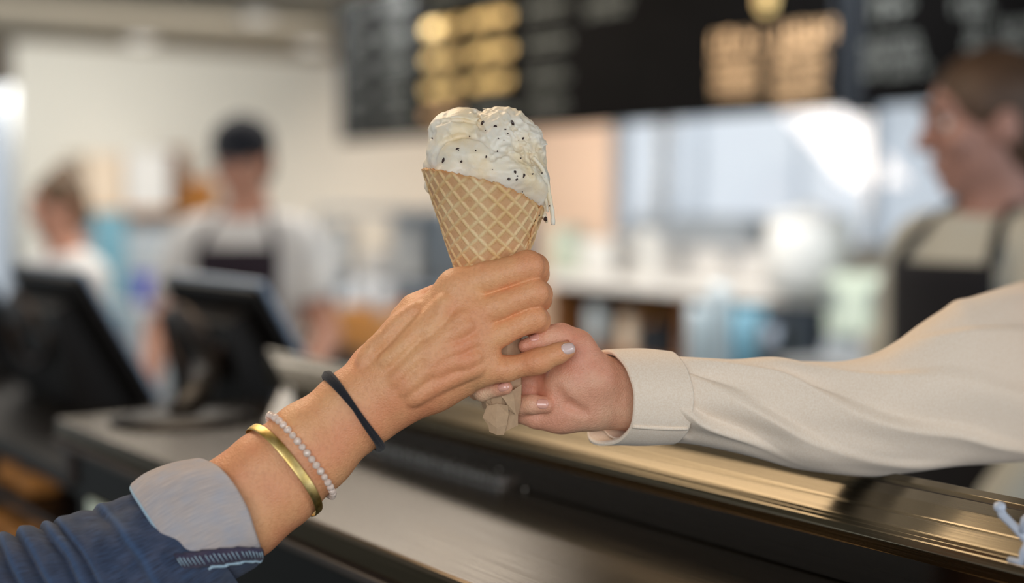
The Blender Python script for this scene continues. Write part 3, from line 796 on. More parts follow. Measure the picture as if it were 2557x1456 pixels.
def nail(parent, bvh, px, py, ax, w, l, mat, lift=.0006, name='fingernail', dirn=None):
    """curved nail plate laid on the fingertip; ax = picture direction of the finger"""
    d = (dirn or ray(px, py)).normalized(); org = EYE if dirn is None else P(px, py, .9)-d*.1
    h = bvh.ray_cast(org, d)
    if h[0] is None: print('nail missed', px, py); return
    n = h[1]; 
    if n.dot(d) > 0: n = -n
    t = VR*ax[0]-VU*ax[1]; t = (t-n*t.dot(n)).normalized(); s = n.cross(t)
    vs, fs = [], []; nu, nv = 11, 9
    for layer in (0, 1):
        for i in range(nu):
            u = -1+2*i/(nu-1)
            for j in range(nv):
                w_ = -1+2*j/(nv-1)
                e = math.sqrt(max(0, 1-(abs(u)**2.5))); ww = w_*w*(.22+.78*e)*1.0
                p = h[0]+t*(u*l)+s*ww
                q = bvh.ray_cast(p+n*.006, -n, .014)
                base_p = q[0] if q[0] is not None else p-n*(abs(w_)**2*w*.5)
                edge = max(abs(u), abs(w_))
                vs.append(base_p+n*((lift*(1-.7*edge**4)) if layer == 0 else -.0004))
    for i in range(nu-1):
        for j in range(nv-1):
            a = i*nv+j; fs.append((a, a+1, a+nv+1, a+nv)); b = a+nu*nv; fs.append((b, b+nv, b+nv+1, b+1))
    for i in range(nu-1):
        for j in (0, nv-1):
            a = i*nv+j; fs.append((a, a+nv, a+nv+nu*nv, a+nu*nv))
    for j in range(nv-1):
        for i in (0, nu-1):
            a = i*nv+j; fs.append((a, a+1, a+1+nu*nv, a+nu*nv))
    bm = bmesh.new(); bv = [bm.verts.new(p) for p in vs]
    for q in fs: bm.faces.new([bv[i] for i in q])
    return bm_obj(name, bm, mat, parent, True)
nail(cust, hand_bvh, 1421, 868, (.93,-.36), .0036, .0052, M['nail_pale'], .0008)

# ---------------------------------------------------------------- denim sleeve and its turned-up cuff
def ringtube(rows, nseg, foldf=None, n=120):
    """rows: px, py, dz, half height, half depth, lean x (near side shift), tilt ; returns grid of world points"""
    R_ = spline(rows, n); vs = np.zeros((n, nseg, 3)); uv = np.zeros((n, nseg, 2)); wear = np.zeros((n, nseg))
    for i, (px, py, dz, rh, rd, lean, ang) in enumerate(R_):
        c = toW(L(px, py, dz)); A_ = VR*math.sin(ang)+VU*math.cos(ang); T = VR*math.cos(ang)-VU*math.sin(ang)
        for k in range(nseg):
            th = 2*math.pi*k/nseg
            f = foldf(i/(n-1), th) if foldf else (0, 0)
            ca, sa = math.cos(th), math.sin(th)
            rr = 1.0
            p = c+A_*(rh*U1*ca)+(-VF)*(rd*U1*sa)+T*(lean*U1*sa)
            nr = (A_*ca/rh+(-VF)*sa/rd).normalized()
            p = p+nr*(f[0]*U1)+T*((f[2] if len(f) > 2 else 0)*U1)
            vs[i, k] = p; uv[i, k] = (k/nseg*2*math.pi*rh*U1*10, i/(n-1)*n*.02); wear[i, k] = f[1]
    return vs, uv, wear
def gridmesh(name, vs, mat, parent, uv=None, wear=None, thick=0, seg_closed=True, uvscale=None):
    n, m, _ = vs.shape; idx = np.arange(n*m).reshape(n, m)
    a = idx[:-1]; b = idx[1:]
    if seg_closed: Qd = np.stack([a, np.roll(a, -1, 1), np.roll(b, -1, 1), b], 2).reshape(-1, 4)
    else: Qd = np.stack([a[:, :-1], a[:, 1:], b[:, 1:], b[:, :-1]], 2).reshape(-1, 4)
    o = mesh_obj(name, vs.reshape(-1, 3), Qd, mat, parent, True)
    # uv from real arc lengths, in decimetres
    du = np.linalg.norm(np.roll(vs, -1, 1)-vs, axis=2); U = np.cumsum(du, 1)-du; U = U.mean(0)[None]+0*U
    dv = np.zeros((n, m)); dv[1:] = np.linalg.norm(vs[1:]-vs[:-1], axis=2); Vv = np.cumsum(dv, 0).mean(1)[:, None]+0*dv
    lay = o.data.uv_layers.new(name='UVMap'); uvv = np.stack([U.ravel(), Vv.ravel()], 1)*10
    loops = np.zeros(len(o.data.loops), dtype=np.int32); o.data.loops.foreach_get('vertex_index', loops)
    w = uvv[loops].copy()
    if seg_closed:
        per = (U[:, -1]+du[:, -1]).mean()*10; lw = w.reshape(-1, 4, 2)
        wrap = (lw[:, :, 0].max(1)-lw[:, :, 0].min(1)) > per/2
        lw[wrap, :, 0] = np.where(lw[wrap, :, 0] < per/2, lw[wrap, :, 0]+per, lw[wrap, :, 0])
    lay.data.foreach_set('uv', w.ravel())
    attr(o, 'wear', wear.ravel() if wear is not None else np.zeros(n*m))
    if thick:
        s = o.modifiers.new('thickness', 'SOLIDIFY'); s.thickness = thick; s.offset = 0
    return o
def nz(x, y, z, s): return noise.noise(Vector((x, y, z))*s)
NOTCH = [(.12,.016,15),(.27,.013,17),(.36,.014,19),(.465,.014,17),(.526,.010,13),(.69,.018,8)]
def denim_fold(t, th):
    # the sleeve is pushed up into soft rings parted by narrow valleys; smoother near the cuff
    s = .5+.5*math.sin(th+.75); f = 0; w = 0
    for tn, wd, dp in NOTCH:
        c0 = tn+.075*max(-.3, math.sin(th))+.012*nz(math.cos(th)*2, math.sin(th)*2, tn*9, 1)
        u = (t-c0)/wd
        f -= dp*(.45+.6*s)*math.exp(-u*u*.5); f += 5*(.4+.6*s)*math.exp(-((t-c0-.035)/.022)**2)
        w = max(w, .5*math.exp(-((u-2.0)/.8)**2)*s)
    f += 8*nz(math.cos(th)*1.2, math.sin(th)*1.2, t*4, 1.5)+3*nz(math.cos(th)*3, math.sin(th)*3, t*14, 1.0)
    f += -9*math.exp(-((th-.5)/.25)**2)*math.exp(-((t-.82)/.12)**2)+7*math.exp(-((th-1.2)/.35)**2)*math.exp(-((t-.8)/.15)**2)
    return (f, w)
ang = math.radians(-2)
rows = [(-150,1600,-190,195,170,30,.30), (-40,1560,-185,190,166,30,.34), (60,1524,-180,186,160,30,.38), (150,1490,-175,180,156,30,.42), (240,1456,-172,174,150,30,.46), (330,1420,-168,168,146,30,.52), (410,1380,-164,160,140,30,.60), (500,1335,-158,150,134,40,.66)]
rows = [(a, b, c, d, e, f, -g) for a, b, c, d, e, f, g in rows]
vs, uv, wear = ringtube(rows, 220, denim_fold, 240)
gridmesh('sleeve', vs, M['denim'], cust, uv, wear, .0011)
# cuff: hand-side rim and elbow-side rim, flaring outwards
def cuff_fold(t, th):
    f = 4.5*nz(math.cos(th), math.sin(th), t*.8, 2.0)+7*math.exp(-((th-1.9)/.5)**2)*t
    f += 6*math.sin(th*2+.8)*(1-t)
    edge = -5*max(0, 1-t/.05)**2-5*max(0, (t-.95)/.05)**2
    return (f+edge, 0, 7*nz(math.cos(th)*1.3, math.sin(th)*1.3, 3, 1.2))
rows_c = [(424,1345,-158,150,140,30,-.62), (462,1322,-158,154,142,46,-.62), (516,1296,-154,152,142,66,-.58), (560,1282,-150,144,134,84,-.50)]
vs, uv, _ = ringtube(rows_c, 200, cuff_fold, 50)
cf = gridmesh('cuff', vs, M['denim_inside'], cust, uv, None, .0026)
cf.data.materials.append(M['denim'])
cm = np.zeros((49, 200), dtype=np.int32)
for i_ in range(49):
    k0_ = int(60+17*(i_/48)); cm[i_, k0_:150] = 1
cf.data.polygons.foreach_set('material_index', cm.ravel())
cuffv = vs
# frayed blue edge roll along the elbow-side rim and stitched hem on the underside
n0 = vs[0]; path = [Vector(p) for p in n0]
tube('cuff_edge', path, .0021, M['denim_fray'], cust, seg=8, closed=True)
def cuff_pt(u, k, out=0):
    i = min(49, max(0, int(u*49))); p = Vector(cuffv[i, int(k) % 200]); c = Vector(cuffv[i].mean(0)); return p+(p-c).normalized()*out
# k: 0 top, 50 near side, 100 bottom
hem_k = 72
pts_up = [cuff_pt(u, hem_k+2*math.sin(u*3), .0022) for u in np.linspace(0, 1, 24)]
hv = np.zeros((24, 7, 3))
for i, u in enumerate(np.linspace(0, 1, 24)):
    for j in range(7):
        p = cuff_pt(u, 57+17*u+j*1.5, .0026+(.0018 if 0 < j < 6 else 0)); hv[i, j] = p
hm = gridmesh('hem', hv, M['denim_hem'], cust, None, None, .0016, seg_closed=False)
for i in range(1, 23, 1):
    a = Vector(hv[i, 1]); b = Vector(hv[i, 4]); c = (a-Vector(cuffv[25].mean(0))).normalized()*.0012
    tube('stitch', [a+c, (a+b)/2+c*1.2, b+c], .00028, M['denim_fray'], hm, seg=6)
tube('hem_edge', [Vector(hv[i, 6])+ (Vector(hv[i,6])-Vector(hv[i,3]))*.3 for i in range(24)], .0017, M['denim_fray'], cust, seg=8)
# ---------------------------------------------------------------- bracelets
def armring(cx, cy, cz, axis, near, n=160, out=0.0, jit=None):
    """closed ring hugging the arm. axis: picture direction of the arm, near: how far the near side leans to the hand"""
    c = toW(L(cx, cy, cz)); A_ = (VR*axis[0]-VU*axis[1]).normalized()
    nrm = (A_+VF*near).normalized()                  # plane normal leans so the near side is shifted along the arm
    e1 = nrm.cross(VF).normalized(); e2 = nrm.cross(e1).normalized()
    pts, nr = [], []
    for i in range(n):
        a = 2*math.pi*i/n; d = e1*math.cos(a)+e2*math.sin(a)
        h = hand_bvh.ray_cast(c, d, .2)
        pts.append((h[0] if h[0] is not None else c+d*.03)); nr.append(d)
    r = np.array([(p-c).length for p in pts]); 
    for _ in range(n//3): r = (np.roll(r, 1)+2*r+np.roll(r, -1))/4
    return [c+nr[i]*(float(r[i])+out) for i in range(n)], nr
axd = (.78, -.62)
# thin black elastic hair tie, two strands twisting into one flat band
rp_, nr = armring(880, 1024, -96, (.80,-.60), .22, out=.0020)
ht = thing('hair_tie', 'black elastic hair tie stretched round the wrist nearest the hand', 'hair tie', tuple(rp_[0]))
n = len(rp_)
tw = [.5*math.sin(2*math.pi*i/n*1.0+.3) for i in range(n)]
tube('band', rp_, [.0025*(1+.35*math.sin(2*math.pi*i/n*2+1)) for i in range(n)], M['elastic'], ht, seg=12, up=nr, flat=.62, closed=True)
off = [rp_[i]+nr[i]*.0007*math.cos(i*.09)+ (VR*.8+VU*.6)*.0010*math.sin(i*.078) for i in range(n)]
tube('strand', off, .0017, M['elastic'], ht, seg=10, closed=True)
ip = min(range(n), key=lambda i: (rp_[i]-P(933,1110,.885)).length); q0 = rp_[ip]
for dx, dy, b in ((-52,66,0), (-60,60,4), (-44,72,-3)):
    a = P(906,1118,.885)
    tube('loose_thread', [q0, P(912,1120,.884), P(898,1140,.882), P(906+dx*.55+b, 1118+dy*.85, .88)], [.0008,.0006,.0005,.0003], M['elastic'], ht, seg=6)
# string of faceted white beads with one silver bead
br, nrb = armring(748, 1136, -118, axd, .36, n=420, out=.0023)
bt = thing('bead_bracelet', 'bracelet of small faceted white stone beads with one silver bead', 'bracelet', tuple(br[0]))
Ls = [0]
for i in range(len(br)): Ls.append(Ls[-1]+(br[(i+1) % len(br)]-br[i]).length)
tot = Ls[-1]; nb = int(round(tot/.00455))
bm = bmesh.new(); bmesh.ops.create_icosphere(bm, subdivisions=2, radius=.00225)
rnd = random.Random(5)
for v_ in bm.verts: v_.co *= 1+rnd.uniform(-.05, .04)
bead_me = bpy.data.meshes.new('bead'); bm.to_mesh(bm_me) if False else bm.to_mesh(bead_me); bm.free(); bead_me.materials.append(M['bead'])
bead_ag = bead_me.copy(); bead_ag.materials.clear(); bead_ag.materials.append(M['silver'])
ks = min(range(len(br)), key=lambda i: (br[i]-P(684,1056,.88)).length)
for b in range(nb):
    s = (Ls[ks]+tot*b/nb) % tot; i = np.searchsorted(Ls, s)-1; i = max(0, min(i, len(br)-1))
    u = (s-Ls[i])/max(1e-9, Ls[i+1]-Ls[i]); p = br[i].lerp(br[(i+1) % len(br)], u)
    o = bpy.data.objects.new('bead', bead_ag if b == 0 else bead_me); COL.objects.link(o); o.location = p
    o.rotation_euler = (rnd.random()*6, rnd.random()*6, rnd.random()*6); sc = rnd.uniform(.94, 1.1); o.scale = (sc, sc, sc)
    setparent(o, bt)
    if b == 0: o['label'] = 'silver round bead'
tube('elastic_cord', br[::4], .0004, M['shirt_white'], bt, seg=6, closed=True)
# open flat brass bangle
bg, nrg = armring(705, 1172, -122, axd, .50, n=160, out=.0026)
gt = mesh_obj('bangle', *(lambda: sweep([bg[i] for i in range(n)], .0029, seg=16, up=nrg, flat=.17, closed=True))(), M['brass'], None, True)
tag(gt, 'flat gold coloured metal bangle between the white beads and the denim cuff', 'bangle')

# ================================================================ the waffle cone and the ice cream
APX = L(1216, 916); TOP = L(1221, 430); AXV = (TOP-APX)/np.linalg.norm(TOP-APX)
TANA = .336; al = math.atan(TANA)
icc = thing('ice_cream_cone', 'waffle cone heaped with cream ice cream flecked with chocolate', 'ice cream', tuple(toW(APX)))
ex = np.array([1., 0, 0]); ex = ex-AXV*ex.dot(AXV); ex /= np.linalg.norm(ex); ez = np.cross(AXV, ex)   # ez: towards/away from the viewer
if ez[2] > 0: ez = -ez                                                         # towards the viewer
def rim_h(th):
    """height of the rim above the apex, picture units; th=0 right, pi/2 near side"""
    x = math.cos(th); s = math.sin(th)
    y = 463+58*max(x, 0)**1.3-38*max(-x, 0)**1.1
    if s < 0: y = y-6*(-s)
    return (916-y)
NT, NS = 560, 330
vs = np.zeros((NT, NS, 3)); rg = np.zeros((NT, NS)); ts = np.zeros((NT, NS))
sp = 31.5
for i in range(NT):
    th = 2*math.pi*(i/(NT-1))*1.10+math.radians(-14)         # the rolled sheet overlaps itself on the right
    lay = 4.2*(i/(NT-1))+ (3.0 if i/(NT-1) > .91 else 0)
    H = rim_h(th)+3.2*noise.noise(Vector((math.cos(th)*9, math.sin(th)*9, 1)))+2.6*noise.noise(Vector((math.cos(th)*23, math.sin(th)*23, 2)))+1.6*noise.noise(Vector((th*30, 0, 5)))
    smax = H/math.cos(al)
    phi = (th-math.pi/2)*math.sin(al)
    for j in range(NS):
        s = smax*(.03+.97*j/(NS-1))
        a, b = s*math.cos(phi), s*math.sin(phi)
        u, w = (a+b)/math.sqrt(2)/sp, (a-b)/math.sqrt(2)/sp
        du = abs(u-round(u)); dw = abs(w-round(w))
        f1 = math.exp(-(du/.105)**2); f2 = math.exp(-(dw/.105)**2)
        rdg = max(f1, f2)
        r = s*math.sin(al)-4+lay+3.4*rdg-.0*s
        h = s*math.cos(al)
        edge = (1-j/(NS-1))*smax
        ts[i, j] = .55*max(0, 1-edge/9)+.25*max(0, 1-abs(i/(NT-1)-1)/.02)
        p = APX+AXV*(h*U1)+(ex*math.cos(th)+ez*math.sin(th))*(r*U1)
        vs[i, j] = toW(p); rg[i, j] = rdg
n_, m_ = NT, NS; idx = np.arange(n_*m_).reshape(n_, m_); a = idx[:-1]; b = idx[1:]
Qd = np.stack([a[:, :-1], b[:, :-1], b[:, 1:], a[:, 1:]], 2).reshape(-1, 4)
cone = mesh_obj('waffle_cone', vs.reshape(-1, 3), Qd, M['waffle'], icc, True)
attr(cone, 'ridge', rg.ravel()); attr(cone, 'toast', ts.ravel())
s_ = cone.modifiers.new('thickness', 'SOLIDIFY'); s_.thickness = .0016; s_.offset = 0

G = Field((L(1020,0)[0], L(0,700)[1], .9-.062), (L(1420,0)[0], L(0,235)[1], .9+.062), .00068, CB, EYE)
k = .004
def E(x, y, z, rx, ry, rz, k=.004, rot=0):
    c, s = math.cos(rot), math.sin(rot)
    G.ell(L(x, y, z), np.array([rx, ry, rz])*U1, k, M=[(c, s, 0), (-s, c, 0), (0, 0, 1)])
E(1215, 410, 10, 140, 118, 125, .008)                  # body
G.cone(L(1219,520), L(1217,670), 102*U1, 52*U1, .006)  # filling inside the cone
G.cone(L(1222,470,10), L(1219,540), 138*U1, 104*U1, .006)
E(1142, 335, -8, 76, 64, 80, .003, .3)                 # upper left lobe
E(1128, 380, -20, 66, 62, 72, .0025, .5)
E(1155, 312, 20, 54, 42, 60, .003)
E(1262, 345, 5, 88, 72, 86, .003, -.4)                 # upper right lobe
E(1232, 300, 10, 44, 30, 50, .004)
E(1290, 372, 20, 76, 72, 80, .003)
E(1195, 402, -62, 108, 52, 62, .0022, -.25)            # front fold sweeping to the right
E(1140, 425, -50, 66, 40, 66, .003, .5)
E(1255, 430, -62, 92, 50, 64, .003, -.35)
E(1318, 462, -22, 56, 56, 64, .003)                    # bulge over the right rim
E(1335, 492, -6, 34, 34, 44, .004)
E(1075, 412, 0, 22, 18, 26, .003); E(1068, 428, 4, 13, 11, 15, .003)
E(1070, 462, 26, 10, 22, 12, .003); E(1077, 480, 22, 8, 12, 8, .002)
E(1106, 300, 0, 18, 10, 22, .002)
# grooves left by the scoop
def groove(pts, r, k=.0018):
    out = []
    for x, y in spline(pts, len(pts)*4):
        z = -190
        for z in range(-200, 40, 3):
            p = L(x, y, z); i = np.round((p-G.lo)/G.h).astype(int)
            if G.F[tuple(i)] < 0: break
        out.append((L(x, y, z-r*.1), r*U1))
    n = len(out); out = [(p, rr*(.45+.55*math.sin(math.pi*i/(n-1)))) for i, (p, rr) in enumerate(out)]
    G.chain(out, k, 'sub')
groove([(1080,405),(1098,365),(1130,346),(1172,340),(1215,352)], 5)
groove([(1188,280),(1196,300),(1200,330),(1220,362),(1248,372)], 7)
groove([(1222,392),(1250,352),(1285,350)], 5)
groove([(1310,390),(1335,396),(1352,420),(1364,455)], 5)
groove([(1092,308),(1120,300),(1160,300)], 4); groove([(1286,300),(1290,340),(1296,372)], 7, .003)
groove([(1225,402),(1245,385),(1262,372)], 5)
groove([(1160,300),(1190,310),(1215,330)], 4)
# uneven creamy surface: rough on the torn top and right, smooth on the scooped front
ii = [G.lo[i]+np.arange(G.n[i])*G.h for i in range(3)]
X, Y, Z = np.meshgrid(*ii, indexing='ij')
near = np.abs(G.F) < .004; P3 = np.stack([X[near], Y[near], Z[near]], 1)
def vn(p, s, seed):
    """value noise, vectorised"""
    q = p*s+seed*13.7; i = np.floor(q).astype(np.int64); f = q-i; f = f*f*(3-2*f)
    def hsh(a): 
        h = (a[:,0]*374761393+a[:,1]*668265263+a[:,2]*2147483647+seed*977) & 0xffffffff
        h = ((h ^ (h >> 13))*1274126177) & 0xffffffff
        return ((h ^ (h >> 16)) & 0xffff)/65535.
    r = 0
    for a in (0,1):
        for b in (0,1):
            for c in (0,1):
                w = (f[:,0] if a else 1-f[:,0])*(f[:,1] if b else 1-f[:,1])*(f[:,2] if c else 1-f[:,2])
                r = r+w*hsh(i+np.array([a,b,c]))
    return r-.5
w1 = vn(P3, 60, 1)*.01; Pw = P3+w1[:, None]
T = L(1330, 330, -40); dT = np.linalg.norm((P3-T[None])*[1,1,.4], axis=1); rough = np.clip(1.5-dT/.024, .16, 1)
T2 = L(1205, 285, -30); rough = np.maximum(rough, np.clip(1.1-np.linalg.norm((P3-T2[None])*[1,1,.4], axis=1)/.012, 0, .8))
T3 = L(1100, 320, -20); rough = np.maximum(rough, np.clip(1-np.linalg.norm((P3-T3[None])*[1,1,.4], axis=1)/.016, 0, .45))
dd = .0036*vn(Pw, 110, 2)*(.3+rough)+.0036*np.abs(vn(Pw, 200, 3))*rough+.0022*vn(Pw+.004*vn(P3,150,9)[:,None], 420, 4)*rough+.0008*vn(P3*[1,2.2,1], 160, 6)
G.F[near] += dd.astype(np.float32)
V, Q = G.mesh(); V, Q = keep_largest(V, Q)
# the filling below the rim lies inside the cone
scoop = mesh_obj('ice_cream', V, Q, M['ice_cream'], icc, True)
ice_bvh = BVHTree.FromPolygons([tuple(v) for v in V], [tuple(q) for q in Q])
def chip(px, py, w, h, rot, seed):
    d = ray(px, py).normalized(); hit = ice_bvh.ray_cast(EYE, d)
    if hit[0] is None: return
    n = hit[1]; n = n if n.dot(d) < 0 else -n
    t = (VR*math.cos(rot)+VU*math.sin(rot)); t = (t-n*t.dot(n)).normalized(); s = n.cross(t); r = random.Random(seed)
    bm = bmesh.new(); bmesh.ops.create_icosphere(bm, subdivisions=2, radius=1)
    for v_ in bm.verts:
        f = 1+r.uniform(-.32, .25); v_.co = Vector((v_.co.x*w*U1*.42*f, v_.co.y*h*U1*.42*f, v_.co.z*.0009*f))
    vs = [hit[0]+t*v_.co.x+s*v_.co.y+n*(v_.co.z+.0001) for v_ in bm.verts]; bm.verts.index_update()
    fs = [[q.index for q in f.verts] for f in bm.faces]; bm.free()
    mesh_obj('chocolate_chip', vs, fs, M['chocolate'], scoop)
chips = [(1205,307,14,12,.4),(1236,316,11,6,0),(1279,307,9,18,.5),(1306,346,8,6,.7),(1261,323,6,4,0),(1108,401,7,18,-.3),(1142,372,12,5,.3),(1173,341,5,4,0),
 (1080,346,5,4,0),(1214,392,5,8,0),(1152,403,8,6,.5),(1271,447,10,9,.3),(1286,430,7,10,0),(1308,438,5,14,-.2),(1290,448,9,5,.6),(1292,440,4,4,0),(1330,435,6,4,.6),
 (1300,395,5,4,.2),(1188,377,4,4,0),(1230,424,3,3,0),(1304,478,3,3,0),(1258,350,5,3,0),(1244,345,3,4,0),(1242,379,4,5,0),(1268,334,5,3,.3),(1213,326,3,3,0),(1353,433,3,4,0),(1295,350,3,3,0),(1145,376,4,3,0),(1212,462,5,4,0)]
for i, c in enumerate(chips): chip(*c, i)
# a string of melted cream hanging over the right side
def hang(pts, r, name='drip', par=None):
    q = spline(pts, 26); path = [toW(L(a, b, c)) for a, b, c in q]; n = len(path)
    return tube(name, path, [U1*(r[0]+(r[1]-r[0])*i/(n-1))*(1+.12*math.sin(i*1.7)) for i in range(n)], M['ice_cream'], par or scoop, seg=12, flat=.8)
hang([(1330,392,-50),(1352,418,-52),(1365,450,-46),(1372,490,-40),(1379,530,-36),(1381,562,-34)], (5, 5.5))
hang([(1322,402,-40),(1346,430,-44),(1358,462,-42),(1364,500,-36),(1368,530,-30)], (6, 3.5))
hang([(1358,470,-20),(1360,510,-18),(1357,545,-16)], (7, 4))
hang([(1350,500,-8),(1352,530,-10),(1362,548,-16)], (9, 5))
hang([(1350,526,-14),(1346,540,-14)], (9, 6)); hang([(1358,536,-24),(1366,556,-24)], (7, 3))
ice_bvh2 = None
for (px, py, w, h) in [(1344,538,10,6),(1362,547,9,13),(1372,514,4,4)]:
    p = toW(L(px, py, -42)); bm = bmesh.new(); bmesh.ops.create_icosphere(bm, subdivisions=2, radius=1)
    r = random.Random(px)
    vs = [p+VR*(v_.co.x*w*U1*.5*(1+r.uniform(-.2,.2)))+VU*(v_.co.y*h*U1*.5)+VF*(v_.co.z*.0015) for v_ in bm.verts]; bm.verts.index_update()
    fs = [[q.index for q in f.verts] for f in bm.faces]; bm.free()
    mesh_obj('chocolate_chip', vs, fs, M['chocolate'], scoop)

# ---------------------------------------------------------------- brown paper napkin twisted round the tip of the cone
def sheet(name, rows, parent, thick=.0003, sub=2):
    vs = np.array([[list(toW(L(*p))) for p in r] for r in rows])
    o = gridmesh(name, vs, M['paper'], parent, None, None, thick, seg_closed=False)
    o.data.polygons.foreach_set('use_smooth', np.zeros(len(o.data.polygons), dtype=bool))
    return o
nk = thing('paper_napkin', 'crumpled brown paper napkin wrapped round the tip of the cone', 'napkin', tuple(toW(L(1250, 1086, -30))))
sheet('wrap', [[(1190,800,20),(1200,800,-52),(1262,800,-66),(1302,810,-30),(1306,810,40)], [(1196,858,20),(1202,858,-50),(1268,858,-62),(1298,866,-30),(1300,860,40)],
   [(1192,930,20),(1204,940,-46),(1262,940,-60),(1300,940,-26),(1302,940,30)], [(1198,985,20),(1212,992,-40),(1254,992,-56),(1300,985,-22),(1304,985,20)],
   [(1206,1020,20),(1216,1022,-36),(1250,1018,-48),(1294,1024,-20),(1298,1024,14)]], nk)
sheet('fold', [[(1248,985,-66),(1280,975,-64),(1302,960,-40)], [(1262,1002,-64),(1284,1000,-60),(1300,1010,-36)], [(1270,1022,-52),(1288,1036,-50),(1296,1032,-34)]], nk)
sheet('fold', [[(1216,1014,-50),(1242,1008,-56),(1268,1012,-58)], [(1205,1042,-46),(1238,1044,-54),(1270,1034,-50)], [(1220,1064,-42),(1240,1068,-50),(1266,1060,-44)], [(1222,1078,-36),(1240,1086,-40),(1258,1086,-36)]], nk)
sheet('fold', [[(1276,1010,-48),(1286,1018,-40),(1294,1026,-30)], [(1268,1050,-38),(1282,1048,-34),(1293,1046,-26)], [(1260,1078,-30),(1276,1070,-30),(1293,1062,-22)]], nk)
sheet('fold', [[(1196,975,-38),(1206,985,-50),(1220,992,-54)], [(1206,1000,-30),(1216,1004,-44),(1226,1006,-48)], [(1214,1012,-26),(1222,1014,-36),(1230,1014,-44)]], nk)

# ================================================================ the worker whose hand holds the tip of the cone
serv = thing('person', 'worker reaching over the case in a cream long sleeved shirt, hand holding the napkin', 'person', (1.13, .62, 0))
H_ = Field((L(1170,0,0)[0], L(0,1150,0)[1], .855), (L(1730,0,200)[0], L(0,770,0)[1], 1.03), .00095, CB, EYE)
def S(px, py, dz, r): p = L(px, py, dz); return (p, r*U1*(p[2]/.9))
# wrist and forearm run back into the sleeve
H_.chain([S(1440,950,20,52), S(1510,955,34,50), S(1570,955,60,50), S(1700,960,100,56)], .012)
H_.chain([S(1440,1008,24,44), S(1510,1015,38,44), S(1570,1018,62,46), S(1700,1024,104,52)], .012)
# palm
H_.ell(L(1436,955,0), np.array([78,66,52])*U1, .008, M=[(.86,.5,0),(-.5,.86,0),(0,0,1)])
H_.chain([S(1338,1045,20,26), S(1400,1040,20,35), S(1470,1030,22,42)], .010)      # little finger edge of the palm
H_.chain([S(1380,985,44,34), S(1440,1000,40,42)], .010)
# thumb
H_.chain([S(1490,945,10,50), S(1440,868,0,38), S(1400,842,-6,33)], .009)
H_.chain([S(1400,842,-6,33), S(1365,846,-20,25), S(1345,855,-34,22), S(1312,864,-46,18)], .0035)
H_.ell(L(1372,838,-20), np.array([28,22,20])*U1, .005)
# index finger goes behind the cone from the web and shows above the thumb
H_.chain([S(1445,895,50,32), S(1385,862,72,28), S(1320,880,84,24)], .004)
# middle finger behind the napkin, its tip coming round the left side
H_.chain([S(1400,960,50,30), S(1325,955,66,27)], .006)
H_.chain([S(1325,955,66,27), S(1240,962,62,25), S(1190,975,20,21), S(1205,980,-40,20), S(1262,968,-76,18)], .0035)
# ring finger behind it
H_.chain([S(1410,998,56,28), S(1330,992,64,25), S(1270,992,50,22)], .004)
# little finger folded back towards the palm
H_.chain([S(1345,1040,30,26), S(1300,1030,26,25), S(1302,1012,-2,23)], .004)
H_.chain([S(1302,1012,-2,23), S(1330,1010,-22,23), S(1362,1011,-26,21)], .003)
# the line round the ball of the thumb and other creases
H_.chain([S(1352,925,-50,5), S(1372,955,-56,7), S(1392,985,-50,8), S(1420,1012,-42,7), S(1458,1030,-34,5)], .005, 'sub')
H_.chain([S(1360,880,-52,2.5), S(1400,862,-44,3), S(1430,846,-32,2.5)], .002, 'sub')
H_.chain([S(1350,858,-54,1.5), S(1353,838,-50,1.5)], .001, 'sub')
V, Q = H_.mesh(); V, Q = keep_largest(V, Q)
red = redness(V, [(L(1440,1000,-40),90,.6), (L(1380,1050,-10),90,.8), (L(1262,968,-80),50,1), (L(1362,1011,-36),50,1), (L(1320,862,-50),60,1), (L(1410,1060,0),80,.6)])
serv_bvh = BVHTree.FromPolygons([tuple(v) for v in V], [tuple(q) for q in Q])
servV, servQ, servRed = V, Q, red
nail(serv, serv_bvh, 1334, 842, (-.95,.1), .0028, .0032, M['nail'], .0005)
nail(serv, serv_bvh, 1256, 966, (.97,-.2), .0027, .0038, M['nail'], .0006)
nail(serv, serv_bvh, 1355, 1008, (.98,.05), .0032, .0038, M['nail'], .0005)
# ---------------------------------------------------------------- the worker's shirt sleeve
# outline of the sleeve in the survey: centre, half height, half depth
def sleeve_fold(t, th):
    """long oblique folds running from the top of the forearm down towards the elbow"""
    if t < .10: return (0, 0)
    a = min(1, (t-.10)/.10)
    thn = th if th < 4.2 else th-2*math.pi
    w = 28*t-7*th+2.6*nz(t*1.6, math.cos(th)*.7, math.sin(th)*.7, 1.5)
    s = (w/(2*math.pi)) % 1.0
    saw = (s/.74)**1.6 if s < .74 else (.5+.5*math.cos(math.pi*(s-.74)/.26))
    env = math.exp(-((thn-1.45)/1.05)**4)
    amp = 25*a*env*(.35+1.1*max(0, min(1, .55+1.3*nz(t*2.6, th*.9, 7, 1.3))))
    small = 5*a*nz(t*10-th*1.6, math.cos(th)*1.2, math.sin(th)*1.2, 1.0)+7*a*nz(t*4, math.cos(th), math.sin(th), 1.3)
    up = 7*a*math.exp(-((t-.80)/.018)**2)*max(0, math.cos(th))**3
    return ((saw-.45)*amp+small+up, 0)
